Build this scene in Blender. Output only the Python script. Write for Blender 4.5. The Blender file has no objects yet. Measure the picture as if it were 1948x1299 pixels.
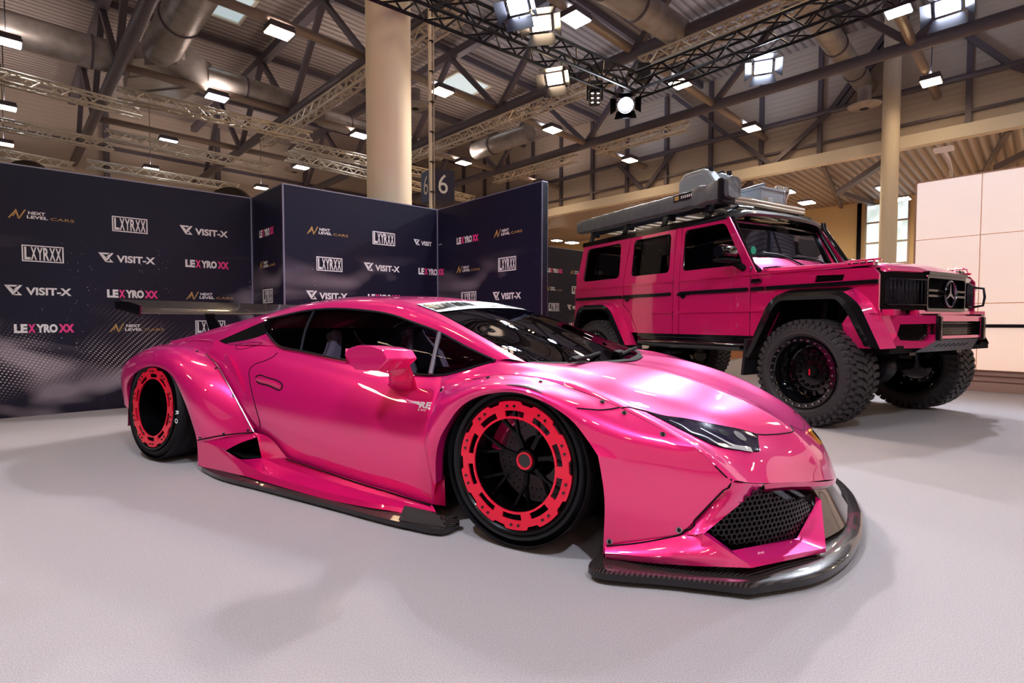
import bpy, bmesh, math, random
from mathutils import Vector, Matrix, Euler
from math import sin, cos, pi, radians, atan2, sqrt, hypot

random.seed(7)
SC = bpy.context.scene
COL = SC.collection

# ---------------------------------------------------------------- camera
cam_data = bpy.data.cameras.new('camera')
cam = bpy.data.objects.new('camera', cam_data)
COL.objects.link(cam)
cam_data.sensor_width = 36.0
cam_data.lens = 36.0 * 990.0 / 1948.0
cam_data.clip_start = 0.05
cam_data.clip_end = 200
cam.location = (0, 0, 0.915)
cam.rotation_euler = (pi / 2 - math.atan(37.5 / 990.0), 0, 0)
SC.camera = cam

# ---------------------------------------------------------------- exposure
SC.view_settings.view_transform = 'Standard'
SC.view_settings.look = 'None'
SC.view_settings.exposure = 0.32
SC.view_settings.gamma = 1.0
SC.view_settings.use_curve_mapping = False

# ---------------------------------------------------------------- world: even warm fill added for the hall ambience
world = bpy.data.worlds.new('hall_ambient')
SC.world = world
world.use_nodes = True
wn = world.node_tree.nodes
wn['Background'].inputs[0].default_value = (1.0, 0.86, 0.78, 1)
wn['Background'].inputs[1].default_value = 0.42

# ---------------------------------------------------------------- stage lamps (each sits in a fixture built further down)
def spot_lamp(name, loc, target, power, color, size=0.25, angle=80, blend=0.5):
    d = bpy.data.lights.new(name, 'SPOT')
    d.energy = power; d.color = color; d.shadow_soft_size = size
    d.spot_size = radians(angle); d.spot_blend = blend
    o = bpy.data.objects.new(name, d); COL.objects.link(o)
    o.location = loc
    o.rotation_euler = (Vector(target) - Vector(loc)).to_track_quat('-Z', 'Y').to_euler()
    return o

def area_lamp(name, loc, target, power, color, sx, sy):
    d = bpy.data.lights.new(name, 'AREA')
    d.shape = 'RECTANGLE'; d.size = sx; d.size_y = sy
    d.energy = power; d.color = color
    o = bpy.data.objects.new(name, d); COL.objects.link(o)
    o.location = loc
    o.rotation_euler = (Vector(target) - Vector(loc)).to_track_quat('-Z', 'Y').to_euler()
    return o

COOL = (0.80, 0.88, 1.0); WARM = (1.0, 0.80, 0.58); NEUT = (1.0, 0.95, 0.92)
# positions of the stage spots on the dark rig (world metres), what they aim at, watts, colour
SPOTS = [
    ((2.081, 9.694, 4.9), (0.6, 2.6, 0.6), 420, COOL, 'round'),
    ((4.037, 8.522, 5), (1.6, 2.8, 0.4), 620, COOL, 'box'),
    ((5.648, 6.905, 5), (2.0, 3.2, 0.6), 520, COOL, 'box'),
    ((0.699, 8.702, 4.9), (-1.0, 4.0, 0.5), 300, WARM, 'box'),
    ((0.394, 7.119, 4.9), (-0.6, 2.4, 0.5), 300, WARM, 'box'),
    ((0.075, 6.905, 5), (-1.2, 3.6, 0.5), 420, COOL, 'box'),
    ((-2.2, 0.6, 5.0), (-0.9, 3.0, 0.3), 420, COOL, 'box'),
    ((1.2, -1.2, 5.0), (0.8, 2.2, 0.3), 420, COOL, 'box'),
]
for i, (p, t, e, c, k) in enumerate(SPOTS):
    spot_lamp('stage_spot_light', Vector(p) + (Vector(t) - Vector(p)).normalized() * 0.17, t, e, c, 0.10, 95, 0.7)

# ---------------------------------------------------------------- materials
def rgb(r, g, b):
    f = lambda v: (v / 255.0) / 12.92 if v / 255.0 <= 0.04045 else ((v / 255.0 + 0.055) / 1.055) ** 2.4
    return (f(r), f(g), f(b), 1.0)

def M(name, col, rough=0.5, metal=0.0, coat=0.0, emit=0.0, emitcol=None, trans=0.0, ior=1.45, alpha=1.0, coat_rough=0.03, spec=0.5):
    m = bpy.data.materials.new(name); m.use_nodes = True
    b = m.node_tree.nodes['Principled BSDF']
    b.inputs['Base Color'].default_value = col if len(col) == 4 else (*col, 1)
    b.inputs['Roughness'].default_value = rough
    b.inputs['Metallic'].default_value = metal
    b.inputs['Coat Weight'].default_value = coat
    b.inputs['Coat Roughness'].default_value = coat_rough
    b.inputs['IOR'].default_value = ior
    b.inputs['Specular IOR Level'].default_value = spec
    b.inputs['Transmission Weight'].default_value = trans
    b.inputs['Alpha'].default_value = alpha
    if emit:
        b.inputs['Emission Color'].default_value = emitcol or col
        b.inputs['Emission Strength'].default_value = emit
    return m

def nodes(m): return m.node_tree.nodes, m.node_tree.links, m.node_tree.nodes['Principled BSDF']

def add_bump(m, tex, strength=0.3, dist=0.01, out='Fac'):
    n, l, b = nodes(m)
    bp = n.new('ShaderNodeBump'); bp.inputs['Strength'].default_value = strength; bp.inputs['Distance'].default_value = dist
    l.new(tex.outputs[out], bp.inputs['Height']); l.new(bp.outputs[0], b.inputs['Normal'])

def objcoord(m, scale=(1, 1, 1)):
    n, l, b = nodes(m)
    tc = n.new('ShaderNodeTexCoord'); mp = n.new('ShaderNodeMapping'); mp.inputs['Scale'].default_value = scale
    l.new(tc.outputs['Object'], mp.inputs[0]); return mp

def ramp(m, src, stops, dst=None):
    n, l, b = nodes(m)
    r = n.new('ShaderNodeValToRGB'); l.new(src, r.inputs[0])
    e = r.color_ramp.elements
    while len(e) < len(stops): e.new(0.5)
    for i, (p, c) in enumerate(stops): e[i].position = p; e[i].color = c
    if dst is not None: l.new(r.outputs[0], dst)
    return r

# ---------------------------------------------------------------- mesh helpers
class MB:
    def __init__(s): s.v = []; s.f = []; s.mi = []; s.sm = []
    def add(s, vs, fs, mi=0, smooth=True):
        o = len(s.v); s.v += [tuple(v) for v in vs]
        for f in fs:
            s.f.append([i + o for i in f]); s.mi.append(mi); s.sm.append(smooth)
        return s
    def box(s, c, d, rot=None, mi=0, bev=0.0):
        hx, hy, hz = d[0] / 2, d[1] / 2, d[2] / 2
        b = min(bev, hx * .9, hy * .9, hz * .9)
        R = Euler(rot).to_matrix() if rot is not None and not isinstance(rot, Matrix) else (rot or Matrix.Identity(3))
        C = Vector(c)
        if b <= 0:
            vs = [C + R @ Vector((x, y, z)) for x in (-hx, hx) for y in (-hy, hy) for z in (-hz, hz)]
            fs = [(0, 1, 3, 2), (4, 6, 7, 5), (0, 4, 5, 1), (2, 3, 7, 6), (0, 2, 6, 4), (1, 5, 7, 3)]
            return s.add(vs, fs, mi, False)
        bm = bmesh.new(); bmesh.ops.create_cube(bm, size=1)
        for v in bm.verts: v.co = Vector((v.co.x * d[0], v.co.y * d[1], v.co.z * d[2]))
        bmesh.ops.bevel(bm, geom=bm.edges[:], offset=b, segments=2, affect='EDGES', profile=0.7)
        bm.verts.index_update()
        s.add([C + R @ v.co for v in bm.verts], [[v.index for v in f.verts] for f in bm.faces], mi, False)
        bm.free(); return s
    def tube(s, path, r, n=8, mi=0, closed=False, caps=True, rfun=None, up=None, flat=1.0):
        P = [Vector(p) for p in path]; m = len(P); rings = []
        prev = None
        for i, p in enumerate(P):
            if closed: t = P[(i + 1) % m] - P[i - 1]
            else: t = P[min(i + 1, m - 1)] - P[max(i - 1, 0)]
            if t.length < 1e-9: t = Vector((0, 0, 1))
            t.normalize()
            if prev is None:
                u = Vector(up) if up is not None else (Vector((0, 0, 1)) if abs(t.z) < .9 else Vector((1, 0, 0)))
            else: u = prev
            a = (u - t * u.dot(t))
            if a.length < 1e-6: a = t.orthogonal()
            a.normalize(); b = t.cross(a); prev = a
            rr = rfun(i / (m - 1)) * r if rfun else r
            rings.append([p + (a * cos(2 * pi * k / n) + b * sin(2 * pi * k / n) * flat) * rr for k in range(n)])
        vs = [v for ring in rings for v in ring]; fs = []
        for i in range(m if closed else m - 1):
            j = (i + 1) % m
            for k in range(n): fs.append((i * n + k, i * n + (k + 1) % n, j * n + (k + 1) % n, j * n + k))
        s.add(vs, fs, mi, n > 4)
        if caps and not closed:
            s.add([rings[0][k] for k in range(n)], [tuple(range(n))[::-1]], mi, False)
            s.add([rings[-1][k] for k in range(n)], [tuple(range(n))], mi, False)
        return s
    def bar(s, a, b, w, h=None, mi=0, up=(0, 0, 1)):
        a, b = Vector(a), Vector(b); h = h or w; t = (b - a); L = t.length; t.normalize()
        u = Vector(up); u = (u - t * u.dot(t))
        if u.length < 1e-4: u = t.orthogonal()
        u.normalize(); v = t.cross(u)
        R = Matrix((t, v, u)).transposed()
        return s.box((a + b) / 2, (L, w, h), R, mi)
    def lathe(s, prof, n=48, mi=0, axis='y', center=(0, 0, 0), smooth=True, closed=False, a0=0, a1=2 * pi):
        # prof: list of (r, h): revolve round the axis
        C = Vector(center); vs = []; fs = []
        full = abs(a1 - a0 - 2 * pi) < 1e-6; cols = n if full else n + 1
        for k in range(cols):
            a = a0 + (a1 - a0) * k / n; c_, s_ = cos(a), sin(a)
            for r, h in prof:
                if axis == 'y': vs.append(C + Vector((r * c_, h, r * s_)))
                elif axis == 'z': vs.append(C + Vector((r * c_, r * s_, h)))
                else: vs.append(C + Vector((h, r * c_, r * s_)))
        m = len(prof)
        for k in range(n):
            k2 = (k + 1) % cols
            for i in range(m if closed else m - 1):
                j = (i + 1) % m
                fs.append((k * m + i, k * m + j, k2 * m + j, k2 * m + i))
        return s.add(vs, fs, mi, smooth)
    def prism(s, pts, d, mi=0, smooth=False):
        # pts: 3D planar polygon, d: extrusion vector
        P = [Vector(p) for p in pts]; D = Vector(d); n = len(P)
        vs = P + [p + D for p in P]
        fs = [tuple(range(n))[::-1], tuple(range(n, 2 * n))] + [(i, (i + 1) % n, (i + 1) % n + n, i + n) for i in range(n)]
        return s.add(vs, fs, mi, smooth)
    def grid(s, rows, mi=0, smooth=True, closed_u=False):
        m = len(rows); n = len(rows[0]); vs = [p for r in rows for p in r]; fs = []
        for i in range(m - 1):
            for k in range(n - 1): fs.append((i * n + k, i * n + k + 1, (i + 1) * n + k + 1, (i + 1) * n + k))
            if closed_u: fs.append((i * n + n - 1, i * n, (i + 1) * n, (i + 1) * n + n - 1))
        return s.add(vs, fs, mi, smooth)
    def mirror(s):
        n = len(s.v); o = len(s.v)
        s.v += [(x, -y, z) for x, y, z in s.v[:n]]
        k = len(s.f)
        for i in range(k):
            s.f.append([j + o for j in s.f[i]][::-1]); s.mi.append(s.mi[i]); s.sm.append(s.sm[i])
        return s
    def build(s, name, mats, parent=None, thick=0.0, off=-1, bevel=0.0, merge=True, auto=35, subsurf=0):
        me = bpy.data.meshes.new(name); me.from_pydata(s.v, [], s.f)
        mats = mats if isinstance(mats, (list, tuple)) else [mats]
        for m in mats: me.materials.append(m)
        for p, mi, sm in zip(me.polygons, s.mi, s.sm): p.material_index = mi; p.use_smooth = sm
        me.update()
        bm = bmesh.new(); bm.from_mesh(me)
        if merge: bmesh.ops.remove_doubles(bm, verts=bm.verts, dist=1e-4)
        bmesh.ops.recalc_face_normals(bm, faces=bm.faces)
        if auto:
            ca = cos(radians(auto))
            for e in bm.edges:
                if len(e.link_faces) == 2 and e.link_faces[0].normal.dot(e.link_faces[1].normal) < ca: e.smooth = False
        bm.to_mesh(me); bm.free()
        o = bpy.data.objects.new(name, me); COL.objects.link(o)
        if parent is not None: o.parent = parent
        if thick:
            md = o.modifiers.new('shell', 'SOLIDIFY'); md.thickness = thick; md.offset = off; md.use_rim = True
        if bevel:
            md = o.modifiers.new('edge', 'BEVEL'); md.width = bevel; md.segments = 2; md.limit_method = 'ANGLE'; md.angle_limit = radians(40)
            md.harden_normals = False
        return o

def crom(pts, n, closed=False, lin=False):
    """n points spread evenly by length along a Catmull-Rom curve through pts"""
    P = [Vector(p) for p in pts]
    if len(P) == 2 or lin:
        dense = []
        for i in range(len(P) - 1):
            for k in range(24): dense.append(P[i].lerp(P[i + 1], k / 24))
        dense.append(P[-1])
    else:
        dense = []; m = len(P)
        for i in range(m if closed else m - 1):
            if closed: a, b, c, d = P[i - 1], P[i], P[(i + 1) % m], P[(i + 2) % m]
            else:
                b, c = P[i], P[i + 1]
                a = P[i - 1] if i else b * 2 - c
                d = P[i + 2] if i + 2 < m else c * 2 - b
            # centripetal
            t1 = max((b - a).length, 1e-6) ** .5; t2 = max((c - b).length, 1e-6) ** .5; t3 = max((d - c).length, 1e-6) ** .5
            m1 = (c - b) + t2 * ((b - a) / t1 - (c - a) / (t1 + t2))
            m2 = (c - b) + t2 * ((d - c) / t3 - (d - b) / (t2 + t3))
            for k in range(16):
                u = k / 16
                dense.append(b * (2 * u**3 - 3 * u**2 + 1) + m1 * (u**3 - 2 * u**2 + u) + c * (-2 * u**3 + 3 * u**2) + m2 * (u**3 - u**2))
        dense.append(P[0] if closed else P[-1])
    L = [0]
    for i in range(1, len(dense)): L.append(L[-1] + (dense[i] - dense[i - 1]).length)
    out = []; j = 0
    cnt = n if not closed else n + 1
    for k in range(cnt):
        t = L[-1] * k / (cnt - 1)
        while j < len(L) - 2 and L[j + 1] < t: j += 1
        d = L[j + 1] - L[j]
        out.append(dense[j].lerp(dense[j + 1], 0 if d < 1e-9 else min(1, (t - L[j]) / d)))
    return out[:-1] if closed else out

def surf(rows, nu=24, nv=16, creases=()):
    """smooth surface through control rows; creases = indices of rows kept as a sharp edge"""
    R = [crom(r, nu) for r in rows]
    segs = []; st = 0; cr = sorted(set(list(creases) + [len(rows) - 1]))
    total = sum(max((R[i + 1][nu // 2] - R[i][nu // 2]).length, .01) for i in range(len(R) - 1))
    out = None
    for c in cr:
        if c <= st: continue
        ln = sum(max((R[i + 1][nu // 2] - R[i][nu // 2]).length, .01) for i in range(st, c))
        k = max(3, round(nv * ln / total) + 1)
        cols = [crom([R[i][u] for i in range(st, c + 1)], k) for u in range(nu)]
        blk = [[cols[u][v] for u in range(nu)] for v in range(k)]
        out = blk if out is None else out + blk[1:]
        st = c
    return out

def tag(o, label=None, cat=None, group=None, kind=None):
    if label: o['label'] = label
    if cat: o['category'] = cat
    if group: o['group'] = group
    if kind: o['kind'] = kind
    return o
def thing(name, label, cat, loc=(0, 0, 0), rz=0, group=None):
    o = bpy.data.objects.new(name, None); COL.objects.link(o)
    o.location = loc; o.rotation_euler = (0, 0, rz); o.empty_display_size = .1
    return tag(o, label, cat, group)
def struct(o): o['kind'] = 'structure'; return o
def copy_tree(o, parent=None):
    c = o.copy(); COL.objects.link(c); c.parent = parent
    for ch in o.children: copy_tree(ch, c)
    return c

_tcache = {}
def text_mesh(s, bold=0.0):
    """flat outline of a text, unit height, as (verts, faces, width)"""
    if (s, bold) in _tcache: return _tcache[(s, bold)]
    cu = bpy.data.curves.new('t', 'FONT'); cu.body = s; cu.size = 1.0; cu.offset = bold; cu.resolution_u = 3; cu.fill_mode = 'FRONT'
    o = bpy.data.objects.new('t', cu); COL.objects.link(o)
    dg = bpy.context.evaluated_depsgraph_get(); me = o.evaluated_get(dg).to_mesh()
    vs = [Vector((v.co.x, v.co.y)) for v in me.vertices]; fs = [tuple(p.vertices) for p in me.polygons]
    x0 = min(v.x for v in vs); x1 = max(v.x for v in vs); y0 = min(v.y for v in vs); y1 = max(v.y for v in vs)
    vs = [((v.x - x0) / (x1 - x0), (v.y - y0) / (y1 - y0)) for v in vs]
    o.evaluated_get(dg).to_mesh_clear(); bpy.data.objects.remove(o); bpy.data.curves.remove(cu)
    _tcache[(s, bold)] = (vs, fs)
    return vs, fs
def put_text(mb, s, x, y, w, h, P, mi=0, bold=0.0):
    """text stretched into the box (x, y, w, h) of a plane; P(u, v) gives the 3D point"""
    vs, fs = text_mesh(s, bold)
    mb.add([P(x + a * w, y + b * h) for a, b in vs], fs, mi, False)

# ================================================================ SETTING
m_carpet = M('carpet', rgb(176, 168, 172), 0.95, spec=0.15)
n, l, b = nodes(m_carpet); mp = objcoord(m_carpet)
t = n.new('ShaderNodeTexNoise'); t.inputs['Scale'].default_value = 260; t.inputs['Detail'].default_value = 3; l.new(mp.outputs[0], t.inputs['Vector'])
ramp(m_carpet, t.outputs['Fac'], [(0.3, rgb(154, 147, 150)), (0.7, rgb(182, 175, 178))], b.inputs['Base Color'])
add_bump(m_carpet, t, 0.5, 0.004)
m_hallfloor = M('hall_floor', rgb(150, 118, 96), 0.35)

E1 = Vector((cos(radians(44.5)), sin(radians(44.5)), 0)); E2 = Vector((-sin(radians(44.5)), cos(radians(44.5)), 0))
def E(a, b, z): return E1 * a + E2 * b + Vector((0, 0, z))

mb = MB(); mb.add([E(-20, -26, 0), E(34, -26, 0), E(34, 33, 0), E(-20, 33, 0)], [(0, 1, 2, 3)], 0, False)
floor = struct(mb.build('floor', m_carpet))
mb = MB(); mb.box(E(28, 4, 0.012), (9, 58, 0.02), Euler((0, 0, radians(44.5))).to_matrix())
struct(mb.build('floor_aisle', m_hallfloor))

# roof deck: corrugated sheet
m_deck = M('roof_deck', rgb(112, 92, 84), 0.55, 0.2)
n, l, b = nodes(m_deck); tc = n.new('ShaderNodeTexCoord'); mp = n.new('ShaderNodeMapping'); mp.inputs['Rotation'].default_value = (0, 0, radians(-44.5)); l.new(tc.outputs['Object'], mp.inputs[0])
wv = n.new('ShaderNodeTexWave'); wv.inputs['Scale'].default_value = 1.1; wv.bands_direction = 'Y'; wv.inputs['Distortion'].default_value = 0
l.new(mp.outputs[0], wv.inputs['Vector']); ramp(m_deck, wv.outputs['Fac'], [(0.1, rgb(140, 128, 126)), (0.35, rgb(186, 172, 168))], b.inputs['Base Color'])
add_bump(m_deck, wv, 0.9, 0.06)
mb = MB(); mb.box(E(2, 2, 11.85), (44, 62, 0.1), Euler((0, 0, radians(44.5))).to_matrix())
struct(mb.build('ceiling', m_deck))

m_clad = M('wall_cladding', rgb(212, 196, 182), 0.7)
n, l, b = nodes(m_clad); tc = n.new('ShaderNodeTexCoord'); wv = n.new('ShaderNodeTexWave'); wv.inputs['Scale'].default_value = 1.6; wv.bands_direction = 'Z'
l.new(tc.outputs['Object'], wv.inputs['Vector']); add_bump(m_clad, wv, 0.25, 0.03)
m_claddark = M('wall_cladding_dark', rgb(120, 98, 90), 0.7)
m_wallpale = M('wall_plaster', rgb(232, 205, 158), 0.8)
m_steel = M('steel_paint', rgb(112, 104, 114), 0.45, 0.3)
m_steel_l = M('steel_light', rgb(176, 158, 146), 0.4, 0.3)
m_black = M('black_steel', rgb(34, 32, 42), 0.35, 0.6)
m_alu = M('aluminium_truss', rgb(222, 208, 192), 0.4, 0.5)
m_white = M('white_paint', rgb(236, 224, 208), 0.6)
m_duct = M('galvanised_duct', rgb(178, 172, 168), 0.38, 0.5)
n, l, b = nodes(m_duct); tc = n.new('ShaderNodeTexCoord'); ns = n.new('ShaderNodeTexNoise'); ns.inputs['Scale'].default_value = 3
l.new(tc.outputs['Object'], ns.inputs['Vector']); ramp(m_duct, ns.outputs['Fac'], [(0.3, rgb(168, 160, 156)), (0.7, rgb(196, 190, 186))], b.inputs['Base Color'])
m_lampw = M('lamp_warm', (1, .8, .55, 1), emit=42, emitcol=(1.0, 0.72, 0.42, 1))
m_lampc = M('lamp_cool', (1, 1, 1, 1), emit=42, emitcol=(0.88, 0.96, 1.0, 1))
m_roofglow = M('added_roof_glow', (1, .9, .8, 1), emit=62, emitcol=(1.0, 0.84, 0.74, 1))  # unseen upward glow, added to brighten the roof deck
m_roofglowc = M('added_roof_glow_cool', (.8, .88, 1, 1), emit=62, emitcol=(0.66, 0.80, 1.0, 1))  # bluish version, added to tint the right part of the roof
m_sky = M('skylight_glass', (0.7, 0.8, 0.85, 1), emit=.42, emitcol=(0.62, 0.80, 0.86, 1))

RZ = Euler((0, 0, radians(44.5))).to_matrix()
# left/back wall (runs along E1) and right wall (runs along E2), plus the rear walls behind the camera
mb = MB(); mb.box(E(6.5, 33.1, 5.9), (54, 0.2, 11.8), RZ)
for z in (3.4, 5.6, 7.8, 9.6): mb.box(E(0, 32.95, z), (50, 0.1, 0.16), RZ, 1)
for a in range(-16, 24, 5): mb.box(E(a, 32.85, 5.9), (0.22, 0.25, 11.8), RZ, 1)
struct(mb.build('wall_back', [m_clad, m_steel]))
mb = MB(); mb.box(E(23.3, 2, 9.6), (0.2, 62, 4.6), RZ)
struct(mb.build('wall_right', m_clad))
mb = MB(); mb.box(E(-19.5, 3, 5.9), (0.2, 60, 11.8), RZ); struct(mb.build('wall_left', m_claddark))
mb = MB(); mb.box(E(2, -26, 5.9), (52, 0.2, 11.8), RZ); struct(mb.build('wall_rear', m_claddark))
# aisle behind the right wall: low ceiling, far wall with its window
mb = MB(); mb.box(E(28, 2, 7.25), (9.6, 62, 0.1), RZ)
struct(mb.build('ceiling_aisle', m_deck))
m_glassday = M('daylight_pane', (0.8, 0.9, 0.95, 1), 0.2, emit=.72, emitcol=(0.80, 0.93, 0.98, 1))
n, l, b = nodes(m_glassday); tc = n.new('ShaderNodeTexCoord'); ns = n.new('ShaderNodeTexNoise'); ns.inputs['Scale'].default_value = 2.2; ns.inputs['Detail'].default_value = 6
l.new(tc.outputs['Object'], ns.inputs['Vector'])
ramp(m_glassday, ns.outputs['Fac'], [(0.42, (0.55, 0.72, 0.70, 1)), (0.55, (0.85, 0.96, 1.0, 1))], b.inputs['Emission Color'])
mb = MB()   # aisle far wall with a hole for the tall window
for (b0, b1, z0, z1) in ((-27, 4.75, 0, 7.2), (6.65, 33, 0, 7.2), (4.75, 6.65, 0, .6), (4.75, 6.65, 7.05, 7.2)):
    mb.box(E(32.6, (b0 + b1) / 2, (z0 + z1) / 2), (0.2, b1 - b0, z1 - z0), RZ)
struct(mb.build('wall_aisle', m_wallpale))
wf = MB()
for (b0, b1, z0, z1) in ((4.75, 4.83, .6, 7.05), (6.57, 6.65, .6, 7.05)) : wf.box(E(32.5, (b0 + b1) / 2, (z0 + z1) / 2), (0.12, b1 - b0, z1 - z0), RZ)
for z in (.64, 1.7, 2.8, 3.9, 5.0, 6.05, 7.0): wf.box(E(32.5, 5.7, z), (0.1, 1.9, .08), RZ)
win = struct(wf.build('window_1', m_steel_l))
mb = MB(); mb.box(E(32.6, 5.7, 3.8), (0.03, 1.84, 6.4), RZ); mb.build('window_pane', m_glassday, win)
# lower chord of the right wall, its posts, rails and braces: built-in framing
mb = MB(); mb.box(E(22.9, 2, 7.2), (0.35, 60, 0.42), RZ); struct(mb.build('trim_1', m_white))
mb = MB(); mb.tube([E(22.95, -25, 9.0), E(22.95, 31, 9.0)], 0.11, 10)
for b_ in [10.7 - 2.2 * k for k in range(-8, 16)]: mb.box(E(23.1, b_, 9.5), (0.16, 0.16, 4.4), RZ)
mb.box(E(23.1, 2, 7.9), (0.1, 60, 0.09), RZ)
for b0, b1, z0, z1 in ((8.0, 5.9, 7.4, 9.0), (9.7, 8.0, 9.0, 7.4), (12.5, 9.8, 11.6, 9.0), (3.6, 5.6, 11.6, 9.0), (.9, 3.0, 9.0, 11.6), (-1.2, .9, 7.4, 9.0), (14.0, 12.4, 7.4, 9.0), (15.5, 14.0, 9, 7.4), (5.9, 3.9, 9.0, 11.6)):
    mb.bar(E(22.95, b0, z0), E(22.95, b1, z1), 0.17)
struct(mb.build('trim_2', m_steel))
# annex roof rafters
mb = MB()
for b_ in (11.5, 6.2, .9, -4.4): mb.bar(E(23.2, b_, 7.05), E(32.3, b_ + 1.5, 7.05), 0.14)
for b_ in (9, 4, -1): mb.bar(E(23.3, b_, 6.9), E(26.0, b_ + 2.3, 6.5), .22); mb.bar(E(26, b_ + 2.3, 6.5), E(32.3, b_ + 2.3, 7.0), .2)
struct(mb.build('trim_3', m_steel))

# ---- columns
def column(name, c, r, h, label, n=40, mat=m_white):
    t = thing(name, label, 'column', c)
    MB().lathe([(0, 0), (r, 0), (r, h), (0, h)], n, axis='z').build('shaft', mat, t)
    MB().lathe([(r, 0.0), (r + .03, 0.0), (r + .03, .12), (r, .14)], n, axis='z').build('base_collar', m_steel_l, t)
    return t
m_colwhite = M('column_wrap', rgb(238, 222, 200), 0.6)
column('round_column', (-1.71, 7.34, 0), 0.305, 11.8, 'thick cream round column rising behind the dark backdrop', mat=m_colwhite)
column('round_column', (E(22.3, 3.87, 0).x, E(22.3, 3.87, 0).y, 0), 0.26, 11.8, 'slender cream column by the right hall wall and tall window', 28, m_colwhite)

# ---- roof girders: bottom chord, top chord and V braces
def girder(a, label):
    t = thing('roof_girder', label, 'roof girder', group=None)
    b0, b1 = -25.5, 32.7
    MB().tube([E(a, b0, 8.5), E(a, b1, 8.5)], 0.17, 12).build('bottom_chord', m_steel, t)
    MB().bar(E(a, b0, 11.4), E(a, b1, 11.4), 0.28, 0.3).build('top_chord', m_steel, t)
    b_ = 13.9 - 5.6 * 7
    while b_ < 32:
        for s_ in (-1, 1):
            e_ = b_ + s_ * 2.8
            if b0 < e_ < b1 and b_ > b0: MB().bar(E(a, b_, 8.55), E(a, e_, 11.35), 0.17).build('brace', m_steel, t)
        b_ += 5.6
    return t
for a, lb in ((2.7, 'grey roof girder furthest left, its tube running down to the back wall'), (7.8, 'second grey roof girder from the left, passing over the dark backdrop'),
              (13.0, 'third grey roof girder, its V braces crossing the pale skylight'), (18.1, 'fourth grey roof girder, nearest the right hall wall'),
              (-2.4, 'roof girder overhead at the left edge of the hall')):
    girder(a, lb)
# cross ties between the girders
ties = {2.7: 'left', 8.3: 'middle', 13.9: 'far', 19.5: 'rear'}
for b_, zl in ((2.7, 'nearest row'), (8.3, 'second row'), (13.9, 'third row'), (19.5, 'fourth row'), (25.1, 'fifth row')):
    for a, al in ((2.7, 'left bay'), (7.8, 'middle bay'), (13.0, 'right bay'), (18.1, 'outer right bay')):
        o = MB().tube([E(a + .16, b_, 8.56), E(a + 4.94 if a < 18 else 22.9, b_, 8.56)], 0.12, 10).build('cross_tie', m_steel_l)
        tag(o, 'pale steel tube tying the roof girders, %s of the roof, %s' % (al, zl), 'roof tube', 'cross ties of the roof')
# purlins (dark ribs under the deck)
for k, b_ in enumerate([-22, -16.4, -10.8, -5.2, .4, 5.5, 11.1, 16.7, 22.3, 27.9]):
    if b_ < 0: continue
    o = MB().bar(E(-19, b_, 11.6), E(23, b_, 11.6), 0.14, 0.24).build('purlin', m_steel)
    tag(o, 'dark steel purlin under the corrugated deck, number %s from the camera' % ['one', 'two', 'three', 'four', 'five', 'six'][k - 4], 'roof beam', 'purlins')
# skylights
for (a, b_, lb) in ((15.4, 19.0, 'pale blue square skylight beyond the third roof girder'), (5.5, 19.8, 'pale blue skylight at the top left, beside the silver duct')):
    t = thing('skylight', lb, 'skylight', E(a, b_, 11.78), radians(44.5))
    MB().box((0, 0, 0), (1.9, 1.9, .02)).build('pane', m_sky, t)
    f = MB()
    for s_ in (-1, 1): f.box((s_ * .98, 0, -.03), (.08, 2.04, .1)); f.box((0, s_ * .98, -.03), (1.9, .08, .1))
    f.build('frame', m_white, t)

# ---- hall lamps on their regular grid
m_lampa = M('aisle_lamp', (1, .9, .7, 1), emit=130, emitcol=(1.0, .80, .55, 1))
def hall_lamp(p, warm, label, z=8.3, hang=11.6, size=.58, mat=None):
    t = thing('ceiling_lamp', label, 'lamp', (p.x, p.y, z), radians(44.5), 'square hall lamps')
    MB().box((0, 0, 0), (size, size * .8, .02)).build('diffuser', mat or (m_lampw if warm else m_lampc), t)
    if hang: q = size * .4; MB().add([(-q, -q * .8, .095), (q, -q * .8, .095), (q, q * .8, .095), (-q, q * .8, .095)], [(0, 1, 2, 3)], 0, False).build('added_glow_panel', m_roofglowc if p.dot(E1) > 9 and p.dot(E2) < 16 else m_roofglow, t)  # hidden glowing sheet added on top of the housing to light the ceiling
    h = MB(); h.box((0, 0, .05), (size + .06, size * .8 + .06, .08), bev=.01)
    if hang:
        for s_ in (-1, 1): h.box((s_ * size * .5, 0, .13), (.02, size * .8, .09)); h.box((0, s_ * size * .4, .13), (size, .02, .09))
    h.build('housing', m_steel, t)
    if hang: MB().tube([(0, 0, .07), (0, 0, hang - z)], .012, 6).build('suspension_wire', m_black, t)
    return t
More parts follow.
